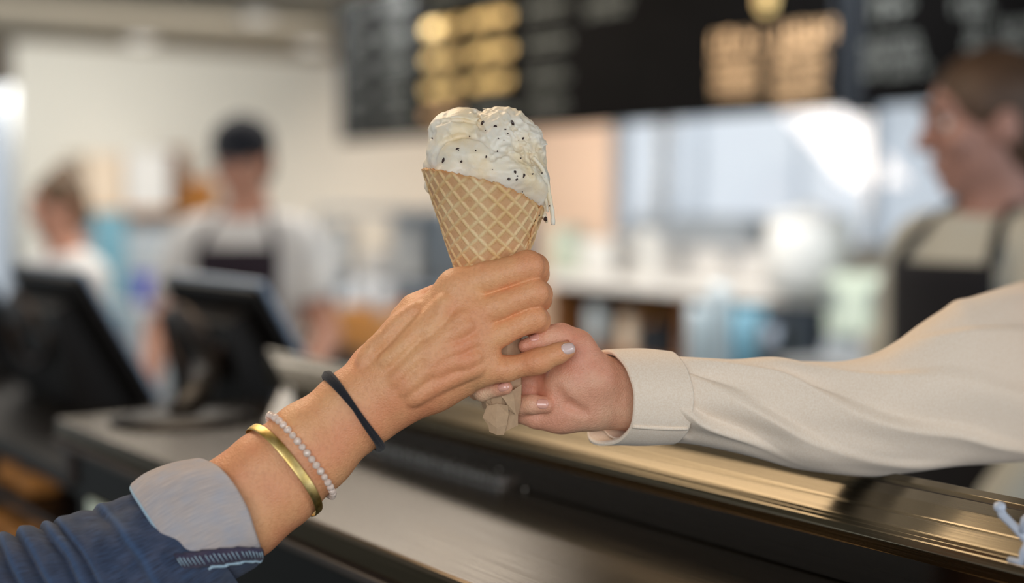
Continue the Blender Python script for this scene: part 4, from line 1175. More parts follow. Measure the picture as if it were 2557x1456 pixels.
rows = [(1532,990,40,106,96,46,-.05), (1560,990,46,108,98,50,-.03), (1602,991,56,110,100,52,-.02), (1660,994,70,108,98,50,0), (1720,1000,84,110,98,40,0), (1832,1013,120,120,104,30,.03),
        (1920,1022,150,133,110,20,.05), (1997,1036,180,138,114,16,.08), (2090,1044,215,146,120,12,.06), (2180,1038,250,160,128,8,-.02),
        (2260,1016,290,178,138,0,-.10), (2350,982,345,200,150,0,-.18), (2440,958,430,230,160,0,-.24), (2540,937,600,256,172,0,-.28), (2615,915,900,275,190,0,-.28), (2670,900,1250,280,200,0,-.25)]
vs, uv, _ = ringtube(rows, 200, sleeve_fold, 300)
slv = gridmesh('sleeve', vs, M['shirt_cream'], serv, uv, None, .0012)
def cuff2(t, th):
    e = 4*max(0, 1-t/.08)**.5 if t < .08 else 4
    return (7-e*0+2.5*nz(math.cos(th), math.sin(th), 1, 2)+(9*math.exp(-((th-3.5)/.45)**2)*(1-t)), 0, 5*nz(math.cos(th)*1.2, math.sin(th)*1.2, 4, 1.4)-26*math.exp(-((th-3.5)/.5)**2)*(1-t))
rows_c = [(1520,990,36,106,96,56,-.05), (1560,990,46,108,99,56,-.03), (1610,991,58,110,101,54,-.02), (1668,993,72,106,98,50,0)]
vs2, uv, _ = ringtube(rows_c, 180, cuff2, 36)
gridmesh('cuff', vs2, M['shirt_cream'], serv, uv, None, .0030)
for row, nm in ((34, 'cuff_seam'), (1, 'cuff_seam')):
    tube(nm, [Vector(p) for p in vs2[row]], .0011, M['shirt_cream'], serv, seg=8, closed=True)
# overlapping placket edge of the cuff
pl_ = [Vector(vs2[i, 63+int(i*.02)])+(Vector(vs2[i, 63])-Vector(vs2[i].mean(0))).normalized()*.0016 for i in range(0, 36, 3)]
tube('placket', pl_, .0013, M['shirt_cream'], serv, seg=8)

# ================================================================ whole figures
def figure(name_label, cat_group, loc, yaw, height, arms, shirt, hair, skin, apron=None, cap=None, bun=False, head_yaw=0, head_pitch=0, extra_body=None, sleeves='long', parent=None, pony=False, legs=True, lean=0, skip_right_arm=False, headscale=1.0):
    """local frame: x to the figure's right, y forward, z up, origin between the feet"""
    t = parent or thing('person', name_label, 'person', tuple(loc))
    s = height/1.70
    cy, sy = math.cos(yaw), math.sin(yaw)
    B_ = [[cy*1., sy*1., 0], [-sy, cy, 0], [0, 0, 1.]]       # rows: world directions of local x, y, z
    def Wd(p): return Vector(loc)+Vector(B_[0])*p[0]+Vector(B_[1])*p[1]+Vector(B_[2])*p[2]
    h = .0065
    A = lambda *p: np.array(p)*s
    sh = 1.40
    def bodyfield(grow, arms_on=True, hands=True, head=True, lo=0, hi=1.78, hh=h):
        Fd = Field(A(-.5,-.32,lo), A(.5,.62,hi), hh, B_, loc)
        g = grow
        def c(a, b, ra, rb, k=.03): Fd.cone(A(*a), A(*b), ra*s+g, rb*s+g, k)
        if legs:
            for q in (-1, 1):
                c((q*.095,0,.92), (q*.10,.01,.50), .088, .058); c((q*.10,.01,.50), (q*.10,-.02,.09), .056, .038)
                if hands: c((q*.10,-.03,.05), (q*.11,.13,.03), .036, .028, .02)
        Fd.ell(A(0,0,.96), np.array([.17,.115,.14])*s+g, .05); Fd.ell(A(0,.0,1.12), np.array([.135,.095,.16])*s+g, .05)
        Fd.ell(A(0,.005,1.28), np.array([.165,.11,.15])*s+g, .05); c((-.125,0,1.395), (.125,0,1.395), .052, .052, .05)
        c((0,-.01,1.38), (0,.01,1.50), .058, .050, .03)
        if arms_on:
            for q, (el, wr_) in zip((1, -1), arms):
                if el is None: continue
                c((q*.155,0,1.375), el, .052, .042, .03); c(el, wr_, .040, .026, .02)
                if hands:
                    d = np.array(wr_)-np.array(el); d = d/np.linalg.norm(d); m = np.array(wr_)+d*.06
                    c(wr_, m, .024, .030, .012); 
                    for k_ in range(4):
                        o = np.array([q*(-.028+.018*k_), 0, 0]); tip = m+o*1.1+d*(.075+.008*(k_ in (1,2)))+np.array([0,.0,-.015])
                        c(m+o*.8, tip, .0095, .007, .006)
                    c(np.array(wr_)+d*.02, m+np.array([-q*.05,.01,.0]), .012, .009, .01)
        return Fd, c
    Fb, c = bodyfield(0)
    # head in its own turned frame
    hc = np.array([0, .02, 1.615]); a, b = head_yaw, head_pitch
    fx = np.array([math.cos(a), math.sin(a), 0]); fy = np.array([-math.sin(a)*math.cos(b), math.cos(a)*math.cos(b), math.sin(b)]); fz = np.cross(fx, fy)
    Hm = [fx, fy, fz]
    def hp(x, y, z): return (hc+(fx*x+fy*y+fz*z)*headscale)*s
    hs = s*headscale
    Fh = Field(hp(0,0,0)-.19*hs, hp(0,0,0)+.19*hs, .0032, B_, loc)
    for F_ in (Fb, Fh):
        F_.ell(hp(0,-.01,.03), np.array([.076,.093,.090])*hs, .02, M=Hm)
        F_.ell(hp(0,.018,-.035), np.array([.060,.070,.078])*hs, .02, M=Hm)
        F_.ell(hp(0,.062,-.088), np.array([.022,.020,.018])*hs, .02, M=Hm)
    Fh.cone(hp(0,.084,.022), hp(0,.108,-.018), .008*hs, .0115*hs, .010)
    Fh.cone(hp(-.010,.096,-.022), hp(.010,.096,-.022), .0085*hs, .0085*hs, .006)
    Fh.cone(hp(-.034,.078,.034), hp(.034,.078,.034), .012*hs, .012*hs, .014)
    Fh.cone(hp(-.016,.085,-.052), hp(.016,.085,-.052), .0065*hs, .0065*hs, .008)
    Fh.cone(hp(-.014,.083,-.064), hp(.014,.083,-.064), .0065*hs, .0065*hs, .008)
    Fh.cone(hp(-.016,.0915,-.058), hp(.016,.0915,-.058), .0022*hs, .0022*hs, .003, 'sub')
    for q in (-1, 1):
        Fh.ell(hp(q*.036,.060,-.018), np.array([.026,.024,.026])*hs, .014, M=Hm)
        Fh.ell(hp(q*.031,.094,.012), np.array([.017,.014,.011])*hs, .008, 'sub', M=Hm)
        Fh.ell(hp(q*.077,-.008,-.004), np.array([.010,.019,.030])*hs, .006, M=Hm)
        Fh.ell(hp(q*.087,-.004,-.004), np.array([.005,.009,.016])*hs, .004, 'sub', M=Hm)
    Fh.cone(hp(0,-.01,-.06), hp(0,-.03,-.18), .050*hs, .052*hs, .02)
    # copy the fine head into its own surface and keep the coarse body below the jaw
    V1, Q1 = Fb.mesh(); V1, Q1 = keep_largest(V1, Q1)
    keepf = (V1[Q1].mean(1)[:, 2] < loc[2]+1.545*s) if head_pitch > -.2 else (V1[Q1].mean(1)[:, 2] < loc[2]+1.52*s)
    Q1 = Q1[keepf]
    V2, Q2 = Fh.mesh(); V2, Q2 = keep_largest(V2, Q2)
    Vs = [V1, V2]; Qs = [Q1, Q2+len(V1)]
    if extra_body: Vs.append(extra_body[0]); Qs.append(extra_body[1]+len(V1)+len(V2))
    VV = np.concatenate(Vs); QQ = np.concatenate(Qs)
    body = mesh_obj('body', VV, QQ, skin, t, True)
    rr = np.zeros(len(VV))
    if extra_body: rr[-len(extra_body[2]):] = extra_body[2]
    attr(body, 'red', rr)
    for q in (-1, 1):
        ec = Wd(hp(q*.031,.0755,.012)); fw = Vector(B_[0])*fy[0]+Vector(B_[1])*fy[1]+Vector(B_[2])*fy[2]
        e = lathe('eye', [(0,-.0105*hs)]+[(.0105*hs*math.cos(x), .0105*hs*math.sin(x)) for x in np.linspace(-1.4,1.4,9)]+[(0,.0105*hs)], ec, M['eye_white'], t, seg=16, axis=fw)
        lathe('iris', [(0,.0095*hs),(.0060*hs,.0086*hs),(.0058*hs,.0094*hs),(0,.0112*hs)], ec, M['iris'], e, seg=14, axis=fw)
        pts = [Wd(hp(q*(.014+.036*u), .095-.016*u*u*1.2, .036+.008*math.sin(u*2.6))) for u in np.linspace(0,1,6)]
        tube('eyelid', [Wd(hp(q*(.019+.024*u), .0865-.004*abs(u-.5), .0165+.004*math.sin(u*3.1))) for u in np.linspace(0,1,6)], .0026, skin, t, seg=8)
        tube('eyebrow', pts, [.0022,.0034,.0036,.0034,.003,.0016], M['hair_brown'] if hair != 'dark' else M['hair_dark'], t, seg=8)
    lp = [Wd(hp(x, .0885-.010*(abs(x)/.022)**2, -.0575+.003*(abs(x)/.022)**2)) for x in np.linspace(-.022,.022,9)]
    tube('lips', lp, [.0015,.003,.0036,.004,.004,.004,.0036,.003,.0015], M['lips'], t, seg=8)
    # hair
    if hair:
        Fr = Field(hp(0,0,0)-.22*hs, hp(0,0,0)+.22*hs, .0042, B_, loc)
        Fr.ell(hp(0,-.017,.036), np.array([.083,.097,.093])*hs, .012, M=Hm)
        Fr.ell(hp(0,-.045,-.02), np.array([.072,.068,.075])*hs, .02, M=Hm)
        Fr.ell(hp(0,.085,-.030), np.array([.068,.075,.085])*hs, .006, 'sub', M=Hm)
        for q in (-1,1): Fr.ell(hp(q*.08,.012,-.03), np.array([.020,.028,.042])*hs, .004, 'sub', M=Hm)
        if bun: Fr.ell(hp(0,-.045,.125), np.array([.040,.042,.034])*hs, .008, M=Hm)
        if pony: Fr.chain([(hp(0,-.105,.03), .026*hs), (hp(0,-.145,-.03), .030*hs), (hp(.0,-.14,-.12), .022*hs), (hp(.0,-.12,-.17), .010*hs)], .01)
        V3, Q3 = Fr.mesh(); V3, Q3 = keep_largest(V3, Q3)
        ho = mesh_obj('hair', V3, Q3, M['hair_'+hair], t, True)
    if cap:
        Fc = Field(hp(0,0,0)-.22*hs, hp(0,0,0)+.24*hs, .004, B_, loc)
        Fc.ell(hp(0,-.008,.052), np.array([.090,.106,.088])*hs, .004, M=Hm)
        Fc.ell(hp(0,-.008,.045), np.array([.084,.100,.084])*hs, .001, 'sub', M=Hm)
        Fc.ell(hp(0,0,-.075), np.array([.2,.2,.112])*hs, .004, 'sub', M=Hm)
        V3, Q3 = Fc.mesh(); V3, Q3 = keep_largest(V3, Q3)
        co = mesh_obj('cap', V3, Q3, M['cap'], t, True)
        vsb = []; 
        for i in range(13):
            x = -1+2*i/12
            vsb.append([list(Wd(hp(.070*x*(1-.12*u), .068-.030*x*x+.085*u*(1-.45*x*x), .052-.016*u-.018*x*x))) for u in np.linspace(0,1,7)])
        gridmesh('cap_brim', np.array(vsb), M['cap'], co, None, None, .004, seg_closed=False)
        lathe('button', [(0,.006),(.007,.004),(.008,0),(0,0)], Wd(hp(0,-.008,.139)), M['cap'], co, seg=12)
    # shirt: torso and arms, a little larger than the body, open at the neck
    Fs, c2 = bodyfield(.019, lo=.86, hi=1.50, hands=False)
    ii = [Fs.lo[i]+np.arange(Fs.n[i])*Fs.h for i in range(3)]
    X, Y, Z = np.meshgrid(*ii, indexing='ij', sparse=True)
    neckcut = 1.468*s-(Y*.22)
    Fs.F = np.maximum(Fs.F, (Z-neckcut).astype(np.float32)*.8); Fs.F = np.maximum(Fs.F, (.90*s-Z+0*X).astype(np.float32))
    wob = (np.sin(X*38+Z*21)*np.sin(Z*30+Y*35)+np.sin(Z*64+X*22)*.4)*.0035; Fs.F += wob.astype(np.float32)
    for q, (el, wr_) in zip((1,-1), arms):
        if el is None: continue
        cutp = np.array(wr_)*s if sleeves == 'long' else (np.array([q*.155,0,1.375])*.45+np.array(el)*.55)*s
        dd = (np.array(wr_)-np.array(el)) if sleeves == 'long' else (np.array(el)-np.array([q*.155,0,1.375])); dd = dd/np.linalg.norm(dd)
        # remove everything beyond the end of the sleeve
        end = cutp-dd*.01*s; rad = .095*s
        ln = .6*s if sleeves != 'long' else .2*s
        if sleeves == 'long':
            Fs.cone(end+dd*rad, end+dd*(rad+ln), rad, rad, 0, 'sub')
        else:
            Fs.cone(end+dd*.075*s, np.array(el)*s, .075*s, .075*s, 0, 'sub'); Fs.cone(np.array(el)*s, np.array(wr_)*s, .07*s, .07*s, 0, 'sub')
    V4, Q4 = Fs.mesh(); V4, Q4 = keep_largest(V4, Q4)
    mesh_obj('shirt', V4, Q4, shirt, t, True)
    tube('collar', [Wd(np.array([.062*math.cos(x), .062*math.sin(x)+.002, 1.452-.022*math.sin(x)])*s) for x in np.linspace(0, 2*math.pi, 24, endpoint=False)], .009*s, shirt, t, seg=8, closed=True)
    # trousers and shoes
    if legs:
        Ft, c3 = bodyfield(.010, arms_on=False, hands=False, lo=.0, hi=1.0)
        ii = [Ft.lo[i]+np.arange(Ft.n[i])*Ft.h for i in range(3)]
        X, Y, Z = np.meshgrid(*ii, indexing='ij', sparse=True)
        Ft.F = np.maximum(Ft.F, (Z-.955*s+0*X).astype(np.float32)); Ft.F = np.maximum(Ft.F, (.07*s-Z+0*X).astype(np.float32))
        V5, Q5 = Ft.mesh(); V5, Q5 = keep_largest(V5, Q5); mesh_obj('trousers', V5, Q5, M['hair_dark'], t, True)
        for q in (-1, 1):
            Fz = Field(A(q*.10-.07,-.12,-.01), A(q*.10+.07,.22,.14), .005, B_, loc)
            Fz.cone(A(q*.10,-.035,.048), A(q*.11,.14,.038), .048*s, .040*s, .02); Fz.cone(A(q*.10,-.03,.05), A(q*.10,-.02,.09), .045*s, .045*s, .02)
            ii = Fz.lo[2]+np.arange(Fz.n[2])*Fz.h; Fz.F = np.maximum(Fz.F, (0.001-ii)[None, None, :].astype(np.float32))
            Vz, Qz = Fz.mesh(); mesh_obj('shoe', Vz, Qz, M['plastic_black'], t, True)
    if apron:
        # bib and skirt: a curved panel hugging the front
        rowsA = []
        for z in np.linspace(.50, 1.375, 26):
            wdt = .20 if z < 1.0 else .20-.085*min(1, (z-1.0)/.12)
            yo = .135 if z < 1.05 else .135-.0*(z-1.05)
            r_ = []
            for x in np.linspace(-1, 1, 17):
                xx = wdt*x; yy = (yo+.012)*math.sqrt(max(.02, 1-(xx/.235)**2))+.006*math.sin(x*9+z*7)*(1.3-z)
                r_.append(list(Wd(np.array([xx, yy, z])*s)))
            rowsA.append(r_)
        ap = gridmesh('apron', np.array(rowsA), M[apron], t, None, None, .004, seg_closed=False)
        for q in (-1, 1):
            pts = [Wd(np.array(p)*s) for p in [(q*.105,.125,1.37), (q*.095,.100,1.41), (q*.078,.07,1.44), (q*.066,.0,1.485), (q*.05,-.05,1.48), (0,-.07,1.46)]]
            tube('strap', pts, .010, M[apron], ap, seg=8, flat=.3)
            pts = [Wd(np.array(p)*s) for p in [(q*.195,.075,1.0), (q*.20,.0,1.0), (q*.15,-.10,1.0), (0,-.135,1.0)]]
            tube('strap', pts, .010, M[apron], ap, seg=8, flat=.3)
    return t
def yaw_of(d):  # yaw so local y points along d (x, y world)
    return math.atan2(-d[0], d[1])
LF = -VR  # picture left, in the ground plane
# the reaching worker: torso beside the counter, the near arm is the detailed one
figure(None, None, (1.14, .53, 0), yaw_of((-1, .12)), 1.62, [((.20,.05,1.12), (.17,.20,.95)), (None, None)], M['shirt_cream'], 'brown', M['skin_pale'],
       parent=serv, extra_body=(servV, servQ, servRed), head_yaw=.2, head_pitch=-.25)
# profile figure with the black apron
pr = P(2475, 500, 2.5)
fc = (-VF.x*.5+LF.x*.8, -VF.y*.5+LF.y*.8)
figure('worker in black apron and pale grey shirt seen in profile at right edge', None, (pr.x, pr.y, 0), yaw_of(fc), 1.66,
       [((.205,.02,1.12), (.17,.18,.96)), ((-.205,.02,1.12), (-.17,.18,.96))], M['shirt_grey'], 'blond', M['skin_face'], apron='apron', head_yaw=-.52, head_pitch=-.12, pony=True, headscale=1.10)
pc = P(610, 420, 3.9)
figure('smiling worker in black cap, white shirt and dark apron behind the screens', None, (pc.x, pc.y, 0), yaw_of((-.55, -.80)), 1.635,
       [((.235,.06,1.12), (.22,.28,1.00)), ((-.235,.06,1.12), (-.20,.28,1.0))], M['shirt_white'], 'dark', M['skin_far'], apron='apron_brown', cap=True, head_yaw=-.35, head_pitch=-.2, sleeves='short', headscale=.94)
pw = P(158, 505, 4.2)
figure('worker with brown hair tied in a bun and white top at far left', None, (pw.x, pw.y, 0), yaw_of((-.92, -.1)), 1.50,
       [((.22,.05,1.12), (.20,.25,1.05)), ((-.22,.05,1.12), (-.20,.25,1.05))], M['shirt_white'], 'brown', M['skin_far'], bun=True, head_pitch=-.15, sleeves='short', headscale=.92)
print('FIG', pr, pc, pw)

# ================================================================ payment screens seen from behind
def terminal(label, px, py, f, sc=1.0, foot=None, hk=1.0):
    """near top corner at the given spot; the panel leans: top edge towards the customer, face to the staff side"""
    o = P(px, py, f); t = thing('tablet_screen', label, 'screen', tuple(o), 'payment screens in a row on the counter')
    ey = Vector((0, 1, 0)); dn = Vector((.50, 0, -.87)).normalized(); nb = Vector((-.87, 0, -.50)).normalized()   # nb: out of the back
    W_, H2, T_ = .30*sc, .235*sc*hk, .016*sc
    def q(a, b, c): return o+ey*a+dn*b+nb*c
    def slab(name, a0, a1, b0, b1, c0, c1, mat, par, bev=.004):
        bm = bmesh.new(); bx(bm, a0, a1, b0, b1, c0, c1, bev)
        for v_ in bm.verts: v_.co = q(*v_.co)
        return bm_obj(name, bm, mat, par)
    slab('housing', 0, W_, 0, H2, 0, T_, M['plastic_black'], t, .006)
    slab('bezel', -.002, W_+.002, -.002, H2+.002, -.009, -.0005, M['plastic_edge'], t, .003)
    slab('display', .012, W_-.012, .012, H2-.012, -.0105, -.0095, M['screen'], t, .0)
    # thick back box with a sloped underside
    a0, a1 = .035*sc, W_-.035*sc
    pts = [q(a0, .03*sc, T_), q(a0, .03*sc, T_+.035*sc), q(a0, min(.15*sc, H2*.8), T_+.075*sc), q(a0, H2, T_+.06*sc), q(a0, H2, T_)]
    prism('back_box', pts, ey*(a1-a0), M['plastic_black'], t)
    # half-round rim of the hinge recess
    cx, cb = W_*.5, .055*sc
    ring = [q(cx+.085*sc*math.cos(a), cb+.045*sc*math.sin(a), T_+(.045+.022*math.sin(a))*sc) for a in np.linspace(math.pi*0, math.pi, 22)]
    tube('hinge_rim', ring, .0055*sc, M['brown_metal'], t, seg=8)
    lathe('hinge_cap', [(0, .012), (.05*sc, .010), (.055*sc, 0), (0, 0)], q(cx, cb, T_+.038*sc), M['gasket'], t, axis=nb)
    e = q(cx, H2*(.34 if foot else .8), T_+.04*sc)
    foot = Vector(foot) if foot else Vector((.84, e.y, 1.08))
    tube('stand_arm', [e, e.lerp(foot, .5)+Vector((.012,0,0)), foot], .02*sc, M['plastic_black'], t, seg=12)
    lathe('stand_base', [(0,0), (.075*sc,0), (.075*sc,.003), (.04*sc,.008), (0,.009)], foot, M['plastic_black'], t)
    return t
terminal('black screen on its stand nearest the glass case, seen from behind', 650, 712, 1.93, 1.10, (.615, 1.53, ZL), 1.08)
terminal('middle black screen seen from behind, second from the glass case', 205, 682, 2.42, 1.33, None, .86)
terminal('black screen cut off by the left picture edge, with stand arm showing', -30, 700, 2.95, 1.5, None, .8)

# ================================================================ background furniture and small things
def at(px, py, f): return P(px, py, f)
def cyl(name, px, py0, py1, f, rpx, mat, label, cat, group=None, prof=None, parts=None):
    """upright round thing whose base is at picture row py1"""
    b = at(px, py1, f); tp = at(px, py0, f); r = rpx/FPX*f; h = tp.z-b.z
    t = thing(name, label, cat, tuple(b), group)
    pr_ = prof or [(0,0),(.9,0),(1,.04),(1,.96),(.93,1),(0,1)]
    lathe('shell' if not parts else parts, [(a*r, c*h) for a, c in pr_], b, mat, t)
    return t, b, r, h
# staff counter behind: top and body
CX0, CX1 = 3.75, 4.45
zc = onX(1500, 690, CX0).z
ya, yb = onX(1372, 690, CX0).y, onX(2330, 690, CX0).y
bc = thing('back_counter', 'white topped back counter with brown open shelves below', 'counter', (4.1, (ya+yb)/2, 0))
box('counter_top', CX0-.03, CX1, onX(2052, 690, CX0).y, ya, zc-.05, zc, M['box_white'], bc)
ymid = onX(1700, 750, CX0).y
box('side_panel', CX0, CX1, ya-.05, ya-.01, 0, zc-.05, M['wood_dark'], bc)
box('side_panel', CX0, CX1, ymid-.02, ymid+.02, 0, zc-.05, M['wood_dark'], bc)
box('back_panel', CX1-.03, CX1, ymid, ya-.05, 0, zc-.05, M['wood_dark'], bc)
zsh = onX(1500, 885, CX0).z
box('shelf', CX0+.01, CX1-.03, ymid+.02, ya-.05, zsh-.03, zsh, M['wood_dark'], bc)
box('shelf', CX0+.01, CX1-.03, ymid+.02, ya-.05, .1, .13, M['wood_dark'], bc)
yf0 = onX(2045, 750, CX0).y
def unit(name, label, cat, px0, px1, X, depth, z0, z1, mat, doors=0, group=None, dmat=None):
    y1, y0 = onX(px0, 700, X).y, onX(px1, 700, X).y
    t = thing(name, label, cat, (X, (y0+y1)/2, z0), group)
    box('cabinet_body', X+.02, X+depth, y0, y1, z0, z1, mat, t)
    w = (y1-y0)/max(1, doors)
    for i in range(doors):
        d = box('door', X, X+.018, y0+w*i+.006, y0+w*(i+1)-.006, z0+.02, z1-.02, dmat or mat, t)
        box('handle', X-.03, X-.012, y0+w*(i+1)-.05, y0+w*(i+1)-.03, z0+(z1-z0)*.45, z0+(z1-z0)*.85, M['steel'], d)
        box('handle_mount', X-.014, X, y0+w*(i+1)-.048, y0+w*(i+1)-.032, z0+(z1-z0)*.6, z0+(z1-z0)*.64, M['steel'], d)
    return t
unit('fridge', 'black undercounter fridge below the white back counter', 'fridge', 1712, 2045, CX0, .6, 0, zc-.055, M['steel_dark'], 3, dmat=M['steel_dark'])
unit('ice_machine', 'pale enamel cabinet beside the black fridge at right', 'cabinet', 2060, 2290, CX0-.25, .6, onX(2150, 850, CX0-.25).z, onX(2150, 690, CX0-.25).z, M['green_white'], 2)
unit('steel_cabinet', 'blue grey steel cabinet under the pale enamel cabinet', 'cabinet', 2055, 2300, CX0-.22, .6, 0, onX(2150, 850, CX0-.25).z-.002, M['steel_panel'], 2)
# equipment on and before the back counter
def onctr(name, px, r, hgt, mat, label, cat, X=None, group=None, prof=None):
    X = X or CX0+.15; p = onX(px, 680, X); b = Vector((X, p.y, zc))
    t = thing(name, label, cat, tuple(b), group)
    lathe('shell', [(a*r, c*hgt) for a, c in (prof or [(0,0),(.8,0),(1,.08),(1,.9),(.92,1),(.85,.97),(.8,.1),(0,.08)])], b, mat, t)
    return t, b
onctr('cup_stack', 1420, .085, .20, M['green_white'], 'greenish white round tub right of the cone on the back counter', 'tub')
onctr('mixing_bowl', 1500, .09, .15, M['porcelain'], 'white bowl on the back counter beside the greenish tub', 'bowl', CX0+.09)
onctr('pitcher', 1625, .05, .20, M['porcelain'], 'small white pitcher against the window frame', 'pitcher', CX0+.06)
t, b = onctr('pot', 2018, .15, .25, M['porcelain'], 'large white round pot on the counter left of the apron worker', 'pot', CX0-.0)
lathe('lid', [(0,.26),(.15,.25),(.15,.262),(.03,.29),(.02,.31),(0,.312)], b, M['porcelain'], t)
y1, y0 = onX(1575, 650, CX0+.3).y, onX(1960, 650, CX0+.3).y
t = thing('coffee_machine', 'long white and steel machine on the back counter below the window', 'machine', (CX0+.3, (y0+y1)/2, zc))
box('body', CX0+.2, CX0+.6, y0, y1, zc, zc+.14, M['box_white'], t, .02)
box('cup_tray', CX0+.18, CX0+.58, y0+.1, y1-.12, zc+.141, zc+.25, M['steel_panel'], t, .02)
for u in (.2, .5, .8):
    y = y0+(y1-y0)*u; lathe('group_head', [(0,-.05),(.03,-.05),(.035,0),(0,0)], (CX0+.19, y, zc+.11), M['steel'], t)
# things in the open shelves
rnd = random.Random(3)
shelf_items = [('jar', 1425, 775, 880, 24, M['box_cream'], 'pale jar on the brown shelf nearest the pale wall'), ('canister', 1492, 775, 885, 26, M['cup_plastic'], 'pale blue white canister on the brown open shelf'),
   ('jar', 1572, 700, 800, 24, M['box_cream'], 'cream jar in the middle of the brown shelf'), ('bottle', 1630, 730, 882, 18, M['wood'], 'amber bottle in the brown open shelf')]
for nm, px, a, b_, r, mt, lb in shelf_items:
    p = onX(px, 880, CX0+.12); b = Vector((p.x, p.y, zsh)); f = (p-EYE).dot(VF); hgt = (b_-a)/FPX*f*1.0; r_ = r/FPX*f
    t = thing(nm, lb, nm, tuple(b))
    if nm == 'bottle': pf = [(0,0),(1,0),(1,.6),(.4,.75),(.35,.97),(0,.97)]
    elif nm == 'jar': pf = [(0,0),(.95,0),(1,.05),(1,.8),(.8,.88),(.8,.98),(0,.98)]
    else: pf = [(0,0),(1,0),(1,.94),(.9,.98),(0,.98)]
    lathe('shell', [(x*r_, y*hgt) for x, y in pf], b, mt, t)
    lathe('lid', [(0,hgt*.985),((.36 if nm=='bottle' else .85)*r_,hgt*.985),((.36 if nm=='bottle' else .85)*r_,hgt*1.06),(0,hgt*1.06)], b, M['steel'] if nm != 'jar' else M['wood'], t)
t = thing('storage_box', 'dark blue grey box on the brown shelf beside the fridge', 'box', tuple(Vector((CX0+.1, onX(1655,880,CX0).y, zsh))))
p = onX(1650, 880, CX0+.1); box('body', CX0+.06, CX0+.4, p.y-.08, p.y+.11, zsh, zsh+.13, M['board_frame'], t); box('lid', CX0+.05, CX0+.41, p.y-.085, p.y+.12, zsh+.131, zsh+.15, M['steel_dark'], t)
# tall steel dispensers standing before the fridge
XF = 3.05
zt_ = onX(1790, 905, XF).z-.12
pt = thing('prep_table', 'low steel prep table carrying the pale upright cylinders', 'table', (XF+.15, onX(1800,900,XF).y, 0))
y1, y0 = onX(1640, 900, XF).y, onX(2010, 900, XF).y
box('table_top', XF-.1, XF+.35, y0, y1, zt_-.04, zt_, M['steel_panel'], pt)
for x in (XF-.07, XF+.3):
    for y in (y0+.03, y1-.06): box('leg', x, x+.03, y, y+.03, 0, zt_-.04, M['steel'], pt)
for px, top, lb in [(1742, 758, 'shorter pale upright cup cylinder in front of the black fridge'), (1797, 705, 'taller pale upright cup cylinder in front of the black fridge')]:
    p = onX(px, 800, XF); zt2 = onX(px, top, XF).z; r_ = 23/FPX*(p-EYE).dot(VF)
    t = thing('cup_dispenser', lb, 'dispenser', (p.x, p.y, zt_), 'pale upright cylinders')
    hh = zt2-zt_
    lathe('tube', [(0,0),(r_,0),(r_,hh*.92),(r_*.9,hh*.97),(0,hh)], (p.x, p.y, zt_), M['cup_plastic'], t)
    lathe('collar', [(r_*1.02,hh*.2),(r_*1.1,hh*.2),(r_*1.1,hh*.24),(r_*1.02,hh*.24)], (p.x, p.y, zt_), M['steel_dark'], t)
for px, top, mt, lb in [(1868, 720, M['teal'], 'blue plastic tub of the row before the black fridge'), (1935, 770, M['blue_box'], 'violet blue tub at the right of the prep table')]:
    p = onX(px, 800, XF+.1); zt2 = onX(px, top, XF).z
    t = thing('tub', lb, 'tub', (p.x, p.y, zt_)); hh = (zt2-zt_)*.8
    lathe('shell', [(0,0),(.045,0),(.055,hh),(.05,hh),(.04,.01),(0,.01)], (p.x, p.y, zt_), M['steel_dark'] if mt is M['blue_box'] else mt, t)
p = P(2195, 850, 3.0); t = thing('white_bowl', 'white bowl just above the cream sleeve near the apron worker', 'bowl', tuple(p-Vector((0,0,.04))))
lathe('shell', [(0,0),(.02,0),(.05,.05),(.046,.05),(.018,.006),(0,.006)], p-Vector((0,0,.04)), M['porcelain'], t)
bp = p-Vector((0,0,.045)); t = thing('side_table', 'small dark side table holding the white bowl', 'table', (bp.x, bp.y, 0))
box('table_top', bp.x-.15, bp.x+.2, bp.y-.2, bp.y+.15, bp.z-.03, bp.z+.004, M['steel_panel'], t)
for q1 in (-.13, .16):
    for q2 in (-.18, .11): box('leg', bp.x+q1, bp.x+q1+.02, bp.y+q2, bp.y+q2+.02, 0, bp.z-.03, M['steel'], t)

# ---- the left part: end wall shelf and side counter
EX0 = EY-.45
zsf = onY(350, 522, EX0).z
xa, xb_ = onY(205, 500, EX0).x, onY(560, 500, EX0).x
sh = thing('wall_shelf', 'brown shelf on the end wall carrying two pale boxes', 'shelf', (xa, EY-.2, zsf))
box('shelf_board', xa, xb_, EY-.46, EY, zsf-.035, zsf, M['wood'], sh)
for x in (xa+.15, xb_-.2): box('bracket', x, x+.03, EY-.40, EY, zsf-.12, zsf-.036, M['wood_dark'], sh)
def ebox(name, px0, px1, py0, mat, label, cat, lid=True):
    x0, x1 = onY(px0, 450, EX0).x, onY(px1, 450, EX0).x; z1 = onY((px0+px1)/2, py0, EX0).z
    t = thing(name, label, cat, ((x0+x1)/2, EX0+.2, zsf))
    box('body', x0, x1, EX0+.0, EX0+.38, zsf, z1-.06, mat, t); box('lid', x0-.008, x1+.008, EX0-.01, EX0+.39, z1-.058, z1, mat, t)
    return t
ebox('storage_box', 216, 308, 385, M['box_cream'], 'cream box on the wall shelf beside the bun of the left worker', 'box')
ebox('storage_box', 318, 425, 378, M['box_white'], 'whiter box on the wall shelf, left of the brown board', 'box')
x0, x1 = onY(436, 450, EX0).x, onY(470, 450, EX0).x
t = box('wood_board', x0, x1, EX0+.02, EX0+.3, zsf, onY(450, 372, EX0).z, M['wood_dark'], None); tag(t, 'upright brown wooden board on the wall shelf left of the cap', 'board')
